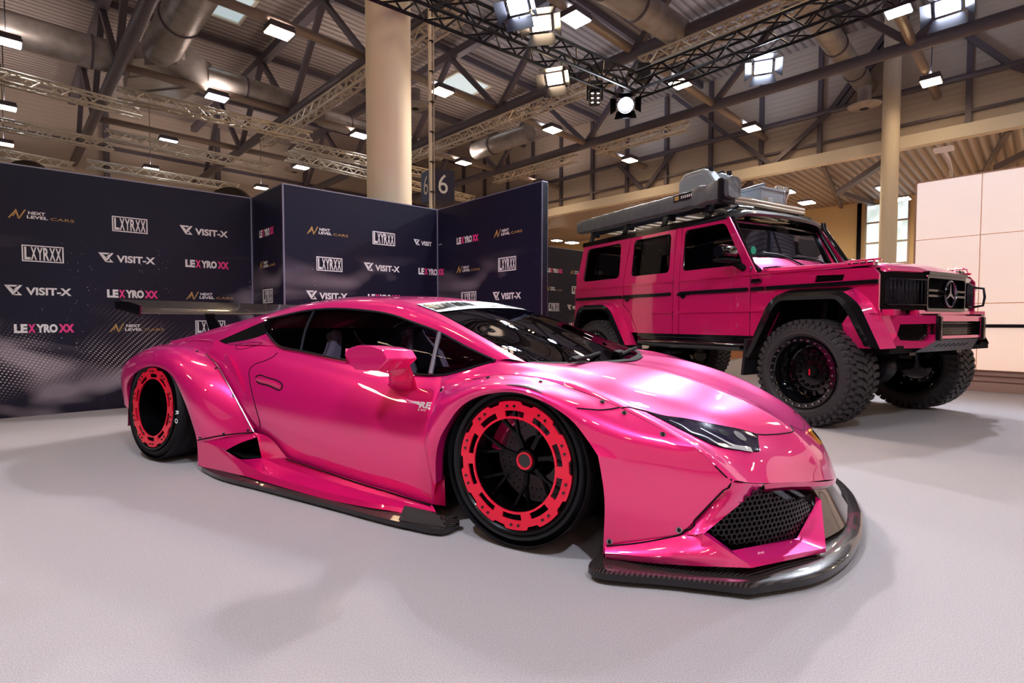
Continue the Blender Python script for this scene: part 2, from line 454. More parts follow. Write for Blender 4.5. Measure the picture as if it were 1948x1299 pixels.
LAMPS = {(5.3, 13.9): (1, 'large glowing orange-white hall lamp left of the thick column, upper left'), (10.35, 13.75): (1, 'warm hall lamp just right of the thick cream column'),
 (10.25, 8.2): (0, 'bright square hall lamp between the warm stage lights at the top'), (15.4, 13.45): (1, 'warm hall lamp right of the roof girder joint, mid picture'),
 (20.8, 13.45): (1, 'warm hall lamp near the right wall, above the dark truck roof bag end'), (15.3, 8.1): (1, 'warm hall lamp just under the dark rig right of its corner'),
 (20.75, 8.0): (1, 'warm hall lamp on the right wall side, under the brightest blue spotlight'), (5.3, 19.3): (0, 'white hall lamp under the silver duct elbow, upper left'),
 (.3, 19.4): (0, 'white hall lamp cut by the left picture edge, topmost there'), (.3, 25.3): (0, 'white hall lamp at the left edge, second one down'),
 (5.1, 25.3): (0, 'bluish hall lamp between the silver trusses on the left'), (10.5, 25.1): (0, 'white hall lamp above the tall blue backdrop corner'),
 (10.4, 19.2): (0, 'bluish hall lamp touching the left side of the cream column'), (15.6, 19.1): (1, 'white hall lamp above the number 6 sign'),
 (10.5, 30.5): (1, 'warm hall lamp low over the backdrop corner, far away'), (5.4, 30.5): (1, 'faint warm hall lamp low over the left backdrop'), (.3, 30.5): (1, 'lowest warm hall lamp at the left picture edge'),
 (15.6, 25.1): (1, 'far hall lamp right of the number 6 sign'), (20.8, 19.0): (1, 'small warm hall lamp beside the top corner of the dark backdrop')}
for (a, b_), (wm, lb) in LAMPS.items(): hall_lamp(E(a, b_, 0), wm, lb, hang=11.6 if a < 2 or b_ > 26 else 8.41)
# the same grid goes on over and behind the camera
ii = 0
for a in (-10, -4.8, .3, 5.3, 10.3, 15.4, 20.7):
    for b_ in (8.1, 2.6, -3.0, -8.6, -14.2, -19.8):
        if (a > 9 and b_ > 8) : continue
        ii += 1
        hall_lamp(E(a, b_, 0), ii % 3 != 0, 'hall lamp out of the picture, %s bay, %s row from the rear' % (['first', 'second', 'third', 'fourth', 'fifth', 'sixth', 'seventh'][[-10, -4.8, .3, 5.3, 10.3, 15.4, 20.7].index(a)], ['sixth', 'fifth', 'fourth', 'third', 'second', 'first'][[8.1, 2.6, -3.0, -8.6, -14.2, -19.8].index(b_)]))
# low lamps under the aisle ceiling
for (p, wm, lb) in (((14.224, 20.041, 6), 0, 'bluish lamp on the slender column, left of the two by the window'), ((16.205, 21.829, 6), 0, 'bluish lamp above the lit white wall edge, right of the column'),
                    ((12.632, 22.5, 6), 1, 'warm lamp under the aisle roof behind the truck roof rack'), ((12.095, 23.127, 6.6), 1, 'warm lamp glowing behind the tools on the roof rack'),
                    ((3.411, 29.813, 5.4), 1, 'warm lamp between the dark backdrop and the back of the truck')):
    hall_lamp(Vector((p[0], p[1], 0)), wm, lb, p[2], 0, .62, m_lampa)
for b_, q_ in ((-12, 'first'), (-6, 'second'), (0, 'third'), (18, 'fourth'), (24, 'fifth')):  # out-of-view lamps added to brighten the aisle
    hall_lamp(E(28, b_, 0), 1, 'unseen warm lamp added under the aisle roof, %s along from the rear' % q_, 6.6, 0, .62, m_lampa)

# ---- ducts
def duct(name, path, r, label, perforated=False, cat='duct', bands=True):
    P = [Vector(p) for p in path]
    t = thing(name, label, cat, P[0])
    q = [p - P[0] for p in P]
    MB().tube(q, r, 28).build('pipe', m_duct, t)
    if bands:
        d = (q[-1] - q[0]); L = d.length; d.normalize(); k = 1.2
        rg = MB()
        while k < L - .3:
            c = q[0] + d * k; rg.tube([c - d * .03, c + d * .03], r + .03, 28); k += 2.4
        rg.build('ring_bands', m_steel, t)
    return t
duct('ventilation_duct', [(-15.676, 14.013, 9.3), (-12.62, 16.944, 9.3)], .48, 'fat silver ventilation duct at the upper left edge')
duct('ventilation_duct', [(-6.622, 12.16, 9.3), (-10.858, 16.397, 9.3)], .5, 'fat silver ventilation duct with dark bands coming down from the top left')
duct('ventilation_duct', [(-10.148, 17.581, 9), (-8.052, 19.575, 9)], .38, 'bluish silver duct to the right of the square duct elbow')
duct('ventilation_duct', [(-7.551, 20.859, 9), (-3.439, 25.355, 9)], .36, 'silver duct passing behind the thick column')
duct('ventilation_duct', [(-1.723, 25.046, 9), (0.764, 22.572, 9)], .38, 'short light duct under the roof girder joint')
duct('ventilation_duct', [(2.108, 12.159, 8.6), (4.419, 14.144, 8.6)], .36, 'duct running behind the dark rig at the top centre')
duct('ventilation_duct', [(7.629, 14.172, 9.6), (13.544, 20.033, 9.6)], .32, 'long duct running down towards the slender column')
# duct elbow box
e0, e1_, e2_ = Vector((-10.858, 16.397, 9.3)), Vector((-10.148, 17.581, 9)), Vector((-10.86, 17.001, 8.7))
mb = MB()
A_ = [e0 + Vector((-.5, 0, -.45)), e0 + Vector((.5, 0, -.45)), e0 + Vector((.5, 0, .45)), e0 + Vector((-.5, 0, .45))]
B_ = [e1_ + Vector((-.2, .3, -.45)), e1_ + Vector((.25, -.1, -.45)), e1_ + Vector((.25, -.1, .4)), e1_ + Vector((-.2, .3, .4))]
mb.add(A_ + B_, [(0, 1, 2, 3), (7, 6, 5, 4), (0, 4, 5, 1), (1, 5, 6, 2), (2, 6, 7, 3), (3, 7, 4, 0)], 0, False)
tag(mb.build('duct_elbow', m_duct), 'square folded sheet elbow joining the silver ducts, upper left', 'duct')
mb = MB(); q = [Vector((-11.778, 16.54, 9.1)), Vector((-10.222, 16.411, 9.1)), Vector((-10.484, 18.343, 9.1)), Vector((-12.803, 20.006, 9.1)), Vector((-13.947, 19.008, 9.1))]
mb.prism(q, (0, 0, .5)); mb.bar(q[4] + Vector((0, 0, -.02)), q[2] + Vector((0, 0, -.02)), .05); mb.bar((q[0] + q[4]) / 2, (q[1] + q[2]) / 2, .05)
tag(mb.build('plenum_box', m_duct), 'pale flat sheet plenum under the banded duct, upper left', 'duct')
for p, lb in (((-3.667, 20.049, 9), 'round air outlet disc right of the thick column'), ((-11.171, 27.025, 8.6), 'round air outlet disc above the tall backdrop corner'), ((12.031, 18.065, 8.2), 'round air outlet disc on a neck left of the slender column')):
    t = thing('air_outlet', lb, 'air outlet', p)
    MB().lathe([(.0, -.02), (.14, -.02), (.16, .0), (.46, .05), (.5, .1), (.46, .12), (.2, .14), (.2, .7), (0, .7)], 32, axis='z').build('diffuser_ring', m_duct, t)
    MB().lathe([(0, -.06), (.14, -.03), (.14, 0)], 24, axis='z').build('centre_cap', m_black, t)

# ---- lattice trusses
def truss(name, a, b, w, mat, label, cat='truss', r=.025, group=None, pitch=None):
    a, b = Vector(a), Vector(b); d = b - a; L = d.length; d.normalize()
    side = d.cross(Vector((0, 0, 1))).normalized() * (w / 2); up = Vector((0, 0, w / 2))
    t = thing(name, label, cat, a, 0, group)
    cs = [side + up, side - up, -side - up, -side + up]
    for c in cs: MB().tube([c, c + d * L], r, 8).build('chord', mat, t)
    m = MB(); n = max(2, int(L / (pitch or w))); 
    for f in range(4):
        p, q = cs[f], cs[(f + 1) % 4]
        for k in range(n):
            u0, u1 = L * k / n, L * (k + 1) / n
            s0, s1 = (p, q) if k % 2 == 0 else (q, p)
            m.tube([s0 + d * u0, s1 + d * u1], r * .6, 5, caps=False)
    m.build('lattice', mat, t)
    return t
T1a, T1b, T2b = Vector((-3.4, 5.41, 5.2)), Vector((2.216, 9.666, 5.2)), Vector((7.6, 4.04, 5.2))
truss('rig_truss', T1a, T1b, .32, m_black, 'black rig truss from the top centre to the rig corner')
truss('rig_truss', T1b, T2b, .32, m_black, 'black rig truss from the rig corner towards the upper right')
truss('rig_truss', T1a, T1a + (T2b - T1b), .32, m_black, 'black rig truss overhead, closing the rig on the left')
truss('rig_truss', T2b, T1a + (T2b - T1b), .32, m_black, 'black rig truss overhead, closing the rig at the front')
sil = [((-13.583, 13.513, 7.3), (-11.334, 16.147, 7.3), 'silver truss highest at the left edge, over the left backdrop'), ((-11.071, 14.828, 7.3), (-6.974, 18.328, 7.3), 'silver truss from the first girder to the second, upper row'),
       ((-16.872, 16.727, 7.3), (-14.564, 19.252, 7.3), 'silver truss at the left edge, middle row'), ((-13.892, 18.023, 7.3), (-10.113, 22.07, 7.3), 'silver truss under the bluish lamp, middle row'),
       ((-19.814, 19.6, 7.3), (-18.126, 21.773, 7.3), 'silver truss at the left edge, lowest row'), ((-17.231, 21.343, 7.3), (-13.056, 25.164, 7.3), 'silver truss lowest row, just above the left backdrop'),
       ((-7.949, 19.082, 7.3), (-3.322, 23.095, 7.3), 'silver truss meeting the thick column from the left'), ((-8.674, 20.274, 7.3), (-2.038, 27.527, 7.3), 'silver truss behind the number 6 sign')]
for a, b_, lb in sil: truss('ceiling_truss', a, b_, .3, m_alu, lb, r=.036, group='silver trusses over the backdrop')
for a, b0, b1, lb in ((7.75, 9.5, 22, 'silver truss slung under the second roof girder'), (12.95, 9.0, 20.5, 'silver truss slung under the third roof girder, right of the column'),
                      (18.0, 9.2, 13.2, 'silver truss under the fourth girder, behind the blue-white spotlight'), (12.9, 3.2, 8.0, 'silver truss under the girder at the top right of the rig corner'),
                      (18.0, 14.4, 19.5, 'silver truss under the fourth girder, over the backdrop end')):
    truss('ceiling_truss', E(a, b0, 8.05), E(a, b1, 8.05), .3, m_alu, lb, r=.036, group='silver trusses under the girders')

# ---- stage spotlights on the rig
m_bulb_c = M('stage_lamp_cool', (1, 1, 1, 1), emit=60, emitcol=(.78, .88, 1, 1)); m_bulb_w = M('stage_lamp_warm', (1, .9, .7, 1), emit=45, emitcol=(1, .74, .42, 1))
SLAB = ['round stage spotlight with bluish beam at the rig corner', 'brightest blue-white stage floodlight, right half of the rig', 'blue-white stage floodlight at the top right edge',
        'warm stage floodlight hanging below the black truss', 'warm stage floodlight at the top centre under the truss', 'stage floodlight with open barn doors at the top centre',
        'stage floodlight above the low car, out over its tail', 'stage floodlight above the low car, out over its nose']
for i, (p, tg, e, c, kind) in enumerate(SPOTS):
    t = thing('stage_spotlight', SLAB[i], 'spotlight', p)
    d = (Vector(tg) - Vector(p)).normalized(); t.rotation_euler = d.to_track_quat('-Z', 'Y').to_euler()
    bulb = m_bulb_c if c == COOL else m_bulb_w
    if kind == 'round':
        MB().lathe([(0, .3), (.1, .3), (.13, .2), (.15, -.12), (.14, -.12), (.12, .1), (0, .12)], 28, axis='z').build('housing', m_black, t)
        MB().lathe([(0, -.05), (.12, -.05)], 28, axis='z').build('lens', bulb, t)
    else:
        h = MB(); h.box((0, 0, .1), (.30, .22, .16), bev=.02)
        for k in range(6): h.box((-.14 + .056 * k, 0, .2), (.012, .2, .06))
        h.build('housing', m_black, t)
        MB().box((0, 0, .005), (.25, .17, .02)).build('lens', bulb, t)
    for s_ in (-1, 1):
        MB().add([(-.16, s_ * .12, -.0), (.16, s_ * .12, 0), (.2, s_ * .22, -.16), (-.2, s_ * .22, -.16)], [(0, 1, 2, 3)], 0, False).build('barn_door', m_black, t, thick=.004)
        MB().add([(s_ * .17, -.1, 0), (s_ * .17, .1, 0), (s_ * .27, .14, -.14), (s_ * .27, -.14, -.14)], [(0, 1, 2, 3)], 0, False).build('barn_door', m_black, t, thick=.004)
    y = MB(); y.tube([(-.2, 0, .1), (-.2, 0, .34), (.2, 0, .34), (.2, 0, .1)], .014, 6); y.build('yoke', m_black, t)
t = thing('moving_head_lamp', 'dark moving head lamp hanging under the black truss, not shining', 'spotlight', (1.47, 9.425, 4.9))
MB().box((0, 0, .22), (.26, .2, .1), bev=.02).build('base', m_black, t)
MB().box((0, 0, 0), (.2, .16, .26), bev=.04).build('head', m_black, t)
a_ = MB(); a_.box((-.13, 0, .1), (.03, .08, .28)); a_.box((.13, 0, .1), (.03, .08, .28)); a_.build('yoke', m_black, t)
for dx in (-.05, .05):
    for dy in (-.12, -.04, .04): MB().lathe([(0, 0), (.022, -.0)], 10, axis='z', center=(dx, -.085, dy)).build('indicator', m_lampw, t)
t = thing('loudspeaker', 'dark pointed loudspeaker standing on the rig corner', 'speaker', (2.463, 10.018, 5.6))
MB().box((0, 0, 0), (.26, .26, .3), bev=.03).build('cabinet', m_black, t); MB().tube([(.0, 0, -.16), (-.02, 0, -.4)], .02, 6).build('bracket', m_steel_l, t)

o = MB()
for k in range(4): o.tube([E(32.25, 6.78 + k * .05, .1), E(32.25, 6.78 + k * .05, 7.1)], .03, 6)
tag(o.build('cable_riser', m_black), 'dark bundle of cables running up beside the tall window', 'cables')

# ================================================================ PRINTED BACKDROP
m_print = M('backdrop_print', rgb(22, 20, 38), 0.42, spec=0.35)
n, l, b = nodes(m_print)
geo = n.new('ShaderNodeTexCoord')
sep = n.new('ShaderNodeSeparateXYZ'); l.new(geo.outputs['Object'], sep.inputs[0])
def math_node(op, a, b_=None, c=None):
    m = n.new('ShaderNodeMath'); m.operation = op
    for i, v in enumerate((a, b_, c)):
        if v is None: continue
        if isinstance(v, (int, float)): m.inputs[i].default_value = v
        else: l.new(v, m.inputs[i])
    return m.outputs[0]
X, Z = sep.outputs['X'], sep.outputs['Z']
# soft sweeping light bands low on the print
n1 = n.new('ShaderNodeTexNoise'); n1.inputs['Scale'].default_value = 0.8; n1.inputs['Detail'].default_value = 1.5; n1.inputs['Distortion'].default_value = 1.2
mp = n.new('ShaderNodeMapping'); mp.inputs['Scale'].default_value = (1.0, 1, 2.6); mp.inputs['Rotation'].default_value = (0, 0.35, 0); l.new(geo.outputs['Object'], mp.inputs[0]); l.new(mp.outputs[0], n1.inputs['Vector'])
low = n.new('ShaderNodeMapRange'); low.inputs['From Min'].default_value = 1.75; low.inputs['From Max'].default_value = 1.1; low.inputs['To Min'].default_value = 0; low.inputs['To Max'].default_value = 1; l.new(Z, low.inputs[0])
band = n.new('ShaderNodeMapRange'); band.inputs['From Min'].default_value = .53; band.inputs['From Max'].default_value = .72; l.new(n1.outputs['Fac'], band.inputs[0])
band2 = math_node('MULTIPLY', band.outputs[0], low.outputs[0])
# dotted mesh wave
wave = math_node('SINE', math_node('MULTIPLY', X, 2.3))
zz = math_node('ADD', Z, math_node('MULTIPLY', wave, 0.16))
d1 = math_node('SINE', math_node('MULTIPLY', math_node('ADD', X, math_node('MULTIPLY', zz, .4)), 150.0)); d2 = math_node('SINE', math_node('MULTIPLY', zz, 170.0))
dots = n.new('ShaderNodeMapRange'); dots.inputs['From Min'].default_value = .35; dots.inputs['From Max'].default_value = .8; l.new(math_node('MULTIPLY', d1, d2), dots.inputs[0])
m1 = n.new('ShaderNodeMapRange'); m1.inputs['From Min'].default_value = .95; m1.inputs['From Max'].default_value = .6; l.new(zz, m1.inputs[0])
m2 = n.new('ShaderNodeMapRange'); m2.inputs['From Min'].default_value = .12; m2.inputs['From Max'].default_value = .4; l.new(zz, m2.inputs[0])
n2 = n.new('ShaderNodeTexNoise'); n2.inputs['Scale'].default_value = 1.4; l.new(geo.outputs['Object'], n2.inputs['Vector'])
m3 = n.new('ShaderNodeMapRange'); m3.inputs['From Min'].default_value = .42; m3.inputs['From Max'].default_value = .62; l.new(n2.outputs['Fac'], m3.inputs[0])
dotm = math_node('MULTIPLY', math_node('MULTIPLY', dots.outputs[0], m3.outputs[0]), math_node('MULTIPLY', m1.outputs[0], m2.outputs[0]))
# sparkles
vo = n.new('ShaderNodeTexVoronoi'); vo.inputs['Scale'].default_value = 26; l.new(geo.outputs['Object'], vo.inputs['Vector'])
sp = n.new('ShaderNodeMapRange'); sp.inputs['From Min'].default_value = .14; sp.inputs['From Max'].default_value = .08; l.new(vo.outputs['Distance'], sp.inputs[0])
n3 = n.new('ShaderNodeTexNoise'); n3.inputs['Scale'].default_value = 1.1; n3.inputs['Detail'].default_value = 2
mp3 = n.new('ShaderNodeMapping'); mp3.inputs['Scale'].default_value = (1.6, 1, .8); l.new(geo.outputs['Object'], mp3.inputs[0]); l.new(mp3.outputs[0], n3.inputs['Vector'])
m4 = n.new('ShaderNodeMapRange'); m4.inputs['From Min'].default_value = .52; m4.inputs['From Max'].default_value = .66; l.new(n3.outputs['Fac'], m4.inputs[0])
m5 = n.new('ShaderNodeMapRange'); m5.inputs['From Min'].default_value = 1.85; m5.inputs['From Max'].default_value = 1.5; l.new(Z, m5.inputs[0])
spk = math_node('MULTIPLY', sp.outputs[0], math_node('MULTIPLY', m4.outputs[0], m5.outputs[0]))
def mixc(fac, a, b_):
    m = n.new('ShaderNodeMix'); m.data_type = 'RGBA'
    l.new(fac, m.inputs[0])
    if isinstance(a, tuple): m.inputs[6].default_value = a
    else: l.new(a, m.inputs[6])
    m.inputs[7].default_value = b_
    return m.outputs[2]
n4 = n.new('ShaderNodeTexNoise'); n4.inputs['Scale'].default_value = .7; l.new(geo.outputs['Object'], n4.inputs['Vector'])
c0 = mixc(n4.outputs['Fac'], rgb(16, 24, 50), rgb(32, 18, 34))
c1 = mixc(math_node('MULTIPLY', band2, .5), c0, rgb(190, 172, 184))
c2 = mixc(dotm, c1, rgb(236, 214, 210))
c3 = mixc(spk, c2, rgb(220, 200, 225))
l.new(c3, b.inputs['Base Color'])
m_edge = M('panel_edge', rgb(150, 148, 170), 0.4, 0.6)
m_pw = M('print_white', rgb(235, 230, 232), 0.5); m_pp = M('print_pink', rgb(240, 60, 140), 0.5); m_pg = M('print_gold', rgb(190, 150, 90), 0.45)
PM = [m_pw, m_pp, m_pg]

def logo(kind, P, cx, cz, w=None):
    """flat printed logo round (cx, cz) of the wall plane P(s, z)"""
    m = MB()
    if kind[0] == 'V':
        w = w or .485; x = cx - w / 2; h = w * .155
        ew = w * .26; eh = w * .2; y = cz - h * .55
        q = lambda a, b_: P(x + a * ew, y + b_ * eh)
        if kind != 'V2':
            # a V with a folded X arm
            m.add([q(0, 1), q(.13, .83), q(.62, .83), q(.74, 1)], [(0, 1, 2, 3)], 0, False)
            m.add([q(0, 1), q(.2, 1), q(.56, .32), q(.46, 0)], [(0, 1, 2, 3)], 0, False)
            m.add([q(.46, 0), q(.4, .2), q(.82, 1), q(1, 1)], [(0, 1, 2, 3)], 0, False)
            m.add([q(.3, .72), q(.38, .72), q(.48, .52), q(.44, .44)], [(0, 1, 2, 3)], 0, False)
            m.add([q(.44, .44), q(.48, .52), q(.68, .82), q(.76, .82)], [(0, 1, 2, 3)], 0, False)
            m.add([q(.66, .52), q(.74, .38), q(.98, 0), q(.8, 0)], [(0, 1, 2, 3)], 0, False)
            m.add([q(.5, .0), q(.58, .12), q(.8, .12), q(.8, 0)], [(0, 1, 2, 3)], 0, False)
        tx = {'V': ('VISIT-X', x + w * .31, w * .69), 'V1': ('VISIT', x + w * .31, w * .46), 'V2': ('-X', x, w)}[kind]
        put_text(m, tx[0], tx[1], cz - h / 2, tx[2], h * (1 if kind != 'V2' else 1), P, 0, .035)
    elif kind[0] == 'X':
        w = w or .44; x = cx - w / 2; h = .085; z = cz - h / 2
        runs = {'X': [('LE', 0, .215, 0), ('X', .225, .12, 1), ('YRO', .355, .36, 0), ('XX', .73, .27, 1)], 'X1': [('LE', 0, .3, 0), ('X', .32, .17, 1), ('YRO', .5, .5, 0)], 'X2': [('XX', 0, 1, 1)]}[kind]
        for s_, a, ww, mi in runs: put_text(m, s_, x + a * w, z, ww * w, h, P, mi, .055)
    elif kind[0] == 'L':
        w = w or .305; h = w * .52; x = cx - w / 2; z = cz - h / 2; t_ = w * .035
        for (a, b_, c, d) in ((x, z + h - t_, x + w, z + h), (x, z, x + w, z + t_), (x, z, x + t_, z + h), (x + w - t_, z, x + w, z + h)):
            m.add([P(a, b_), P(c, b_), P(c, d), P(a, d)], [(0, 1, 2, 3)], 0, False)
        for k, ch in enumerate('LXYRXX'):
            put_text(m, ch, x + w * (.06 + .148 * k), z + h * .11, w * .14, h * .78, P, 0, .03)
    else:
        w = w or .49; x = cx - w / 2
        q = lambda a, b_: P(x + a * w, cz + b_ * w)
        # gold zigzag mark
        for s in ([(0, -.085), (.024, -.085), (.112, .05), (.10, .07)], [(.10, .09), (.124, .09), (.155, -.035), (.142, -.085)], [(.142, -.085), (.166, -.085), (.262, .10), (.238, .10)], [(.06, -.05), (.075, -.05), (.118, .02), (.112, .04)], [(.165, -.035), (.172, -.055), (.215, .02), (.206, .03)]):
            m.add([q(*p) for p in s], [(0, 1, 2, 3)], 2, False)
        put_text(m, 'NEXT', x + w * .29, cz + w * .015, w * .25, w * .06, P, 0, .03)
        put_text(m, 'LEVEL', x + w * .27, cz - w * .065, w * .31, w * .06, P, 0, .03)
        put_text(m, 'CARS', x + w * .62, cz - w * .065, w * .36, w * .055, P, 2, .0)
    return m
def backdrop(name, a, b_, label, logos, h=2.4, th=.08, both=None):
    a, b_ = Vector(a), Vector(b_); d = b_ - a; L = d.length
    t = thing(name, label, 'backdrop', a, atan2(d.y, d.x), 'printed backdrop walls')
    # local x runs along the panel, front face at y = 0 looking to -y
    MB().box((L / 2, th / 2, h / 2), (L, th, h)).build('printed_panel', m_print, t)
    e = MB(); e.box((L / 2, th / 2, h + .006), (L, th + .004, .012))
    for x in (0.006, L - .006): e.box((x, th / 2, h / 2), (.012, th + .006, h))
    e.build('edge_profile', m_edge, t)
    P = lambda s, z: (s, -.003, z)
    for kind, s, z, *w in logos:
        logo(kind, P, s, z, *(w or [None])).build('logo', PM, t, auto=0)
    return t
R1, R2, R3, R4 = 1.94, 1.575, 1.21, .85
dA = Vector((cos(radians(40.9)), sin(radians(40.9)), 0)); PA = Vector((-3.15, 6.348, 0)); LA = 3.6
A = lambda s: LA + s
backdrop('backdrop_wall', PA - dA * LA, PA, 'long dark printed backdrop at the left behind the wing of the low car',
    [('N', A(-1.885), R1), ('L', A(-1.195), R1), ('V', A(-.505), R1), ('L', A(-1.89), R2), ('V', A(-1.225), R2), ('X', A(-.48), R2),
     ('V', A(-1.93), R3), ('X', A(-1.185), R3), ('N', A(-.456), R3), ('X', A(-1.895), R4), ('N', A(-1.15), R4), ('L', A(-.463), R4),
     ('V', A(-2.62), R1), ('X', A(-2.6), R2), ('N', A(-2.62), R3), ('L', A(-2.6), R4)])
PB = Vector((-2.479, 5.676, 0)); PC = Vector((-.995, 7.001, 0)); PD = Vector((.323, 5.57, 0))
backdrop('backdrop_wall', PA, PB, 'short dark return wall joining the left backdrop to the blue one', [('X', .474, R1), ('N', .48, R2), ('L', .483, R3), ('V', .48, R4)])
backdrop('backdrop_wall', PB, PC, 'dark blue printed backdrop in front of the cream column',
    [('N', .5, R1), ('L', 1.2, R1), ('V1', 1.80, R1, .36), ('L', .51, R2), ('V', 1.172, R2), ('X1', 1.835, R2, .29), ('V', .478, R3), ('X', 1.2, R3), ('N', 1.8, R3, .3), ('X', .5, R4), ('N', 1.2, R4)])
backdrop('backdrop_wall', PC, PD, 'dark purple printed backdrop with a lit edge beside the truck',
    [('V2', .062, R1, .1), ('X2', .08, R2, .14), ('X', .65, R1), ('N', 1.4, R1), ('N', .665, R2), ('L', 1.387, R2), ('L', .673, R3), ('V', 1.377, R3), ('V', .66, R4), ('X', 1.38, R4)])
dE = (PC - PB).normalized(); PE = Vector((.75, 10.4, 0))
backdrop('backdrop_wall', PE - dE * 1.6, PE + dE * 3.2, 'dark printed backdrop further back, seen between the purple one and the truck',
    [('X', 1.6 + .15, R1), ('N', 1.6 + .85, R1), ('N', 1.6 + .13, R2), ('L', 1.6 + .81, R2), ('L', 1.6 + .12, R3), ('V', 1.6 + .76, R3), ('V', 1.6 + .1, R4), ('X', 1.6 + .8, R4), ('N', 3.1, R2), ('L', 3.1, R1)])
# round-topped dark displays peeping over the left backdrop
m_dark = M('dark_fabric', rgb(44, 34, 34), 0.8)
for p, lb, r_ in (((-7.566, 8.2, 3.223), 'dark round display top peeping over the left backdrop, at the picture edge', .42), ((-4.933, 9.2, 3.067), 'dark round display top peeping over the backdrop near its corner', .42)):
    t = thing('round_display', lb, 'display', (p[0], p[1], 0))
    MB().lathe([(0, -.06), (r_, -.06), (r_ + .02, 0), (r_, .06), (0, .06)], 48, center=(0, 0, p[2] - r_ * .55)).build('disc', m_dark, t)
    MB().tube([(0, 0, 0), (0, 0, p[2] - r_ * .8)], .04, 12).build('stand_pole', m_black, t)
    MB().box((0, 0, .02), (.6, .5, .04)).build('foot', m_black, t)

# ---- number sign on its pole
m_blue = M('sign_blue', rgb(62, 78, 128), 0.5); m_dpur = M('sign_dark', rgb(40, 34, 62), 0.5)
sg = Vector((-1.369, 9, 3.02)); t = thing('number_sign', 'dark blue box sign with two white sixes hanging by the cable pole', 'sign', (sg.x, sg.y, 0), radians(-3))
zc = 2.95; hw = .40
Pc = Vector((-.0, 0, 0)); 
fL = [Vector((-.33, .30, 0)), Vector((0, 0, 0))]; fR = [Vector((0, 0, 0)), Vector((.40, .16, 0))]
z0 = (-1.432, 9, 3.003)[2]; z1 = (-1.428, 9, 3.536)[2]
bx = MB()
base = [Vector((-.25, .30, z0)), Vector((0, 0, z0)), Vector((.36, .18, z0)), Vector((.12, .5, z0))]
bx.prism(base, (0, 0, z1 - z0)); bx.build('sign_box', m_dpur, t)
MB().add([base[0] + Vector((-.004, -.004, 0)), base[1] + Vector((-.004, -.004, 0)), base[1] + Vector((-.004, -.004, z1 - z0)), base[0] + Vector((-.004, -.004, z1 - z0))], [(0, 1, 2, 3)], 0, False).build('sign_face', m_blue, t)
for (p, q, nm) in ((base[0], base[1], 0), (base[1], base[2], 1)):
    d = q - p; nn = Vector((d.y, -d.x, 0)).normalized() * .012; Ld = d.length; d.normalize()
    tx = MB(); put_text(tx, '6', Ld * .27, .12, Ld * .42, (z1 - z0) * .62, lambda s, z: p + d * s + nn + Vector((0, 0, z)), 0, .0)
    tx.build('numeral', m_pw, t, auto=0)
o = MB(); o.tube([(0, 0, 0), (0, 0, 11.3)], .03, 10, mi=1); o.tube([(.06, .02, 0.5), (.055, .02, 5), (.06, .02, 11.2)], .014, 8, mi=0)
for k in range(22): o.tube([(.02, .01, .6 + k * .5), (.02, .01, .62 + k * .5)], .05, 10, mi=2)
po = o.build('cable_pole', [m_steel_l, m_white, m_black]); po.location = Vector((sg.x - .01, sg.y - .09, 0)); tag(po, 'tall thin pole with cables tied along it beside the cream column', 'pole')

# ---- backlit wall at the right
m_lit = M('backlit_textile', rgb(245, 226, 220), 0.9, emit=.48, emitcol=(1.0, .80, .72, 1))
n, l, b = nodes(m_lit); tc = n.new('ShaderNodeTexCoord'); sx = n.new('ShaderNodeSeparateXYZ'); l.new(tc.outputs['Object'], sx.inputs[0])
mr = n.new('ShaderNodeMapRange'); mr.inputs['From Max'].default_value = 2.9; l.new(sx.outputs['Z'], mr.inputs[0])
ramp(m_lit, mr.outputs[0], [(0.0, (1.0, .66, .48, 1)), (1.0, (.98, .86, .84, 1))], b.inputs['Emission Color'])
m_seam = M('panel_seam', rgb(196, 168, 158), 0.7); m_seamd = M('skirting_shadow_gap', rgb(120, 84, 76), 0.6); m_sideface = M('lit_wall_side', rgb(178, 150, 132), 0.6)
dR = Vector((.677, -.736, 0)).normalized(); P0 = Vector((5.70, 7.43, 0)); LR = 5.0; HR = 2.88
t = thing('lit_wall', 'glowing pinkish white panelled wall at the right edge', 'light wall', P0, atan2(dR.y, dR.x))
MB().box((LR / 2, .25, HR / 2), (LR, .50, HR)).build('wall_frame', m_sideface, t)
for k in range(6):
    x0, x1 = (-.294 + k) if k else .02, .706 + k
    if x1 > LR: x1 = LR
    if x1 - x0 < .1: continue
    for z0_, z1_ in ((.275, 1.158), (1.158, 2.06), (2.06, 2.86)):
        MB().box(((x0 + x1) / 2, -.012, (z0_ + z1_) / 2), (x1 - x0 - .012, .02, z1_ - z0_ - .012), bev=.004).build('light_panel', m_lit, t)
MB().box((LR / 2, -.03, .86), (LR - .02, .03, .045)).build('dark_rail', m_black, t)
k_ = MB()
k_.box((LR / 2, -.02, .06), (LR, .05, .12)); k_.box((LR / 2, -.012, .165), (LR, .03, .06)); k_.box((LR / 2, -.012, .235), (LR, .03, .05)); k_.build('skirting', m_seam, t)
k_ = MB()
for z in (.128, .203, .267): k_.box((LR / 2, -.034, z), (LR, .01, .012))
k_.build('skirting_gap', m_seamd, t)
for x, lb in ((.05, 'white arm lamp on the top corner of the lit wall'), (1.0, 'white arm lamp over the lit wall, nearer the camera')):
    p = P0 + dR * (x + .32)
    o = MB(); o.tube([(0, .15, 2.86), (0, .1, 3.0), (0, -.1, 3.1), (0, -.45, 3.14)], .02, 8); o.box((0, -.5, 3.14), (.2, .16, .04), bev=.01)
    q = o.build('arm_lamp', m_white); q.location = p; q.rotation_euler = (0, 0, atan2(dR.y, dR.x)); tag(q, lb, 'lamp')
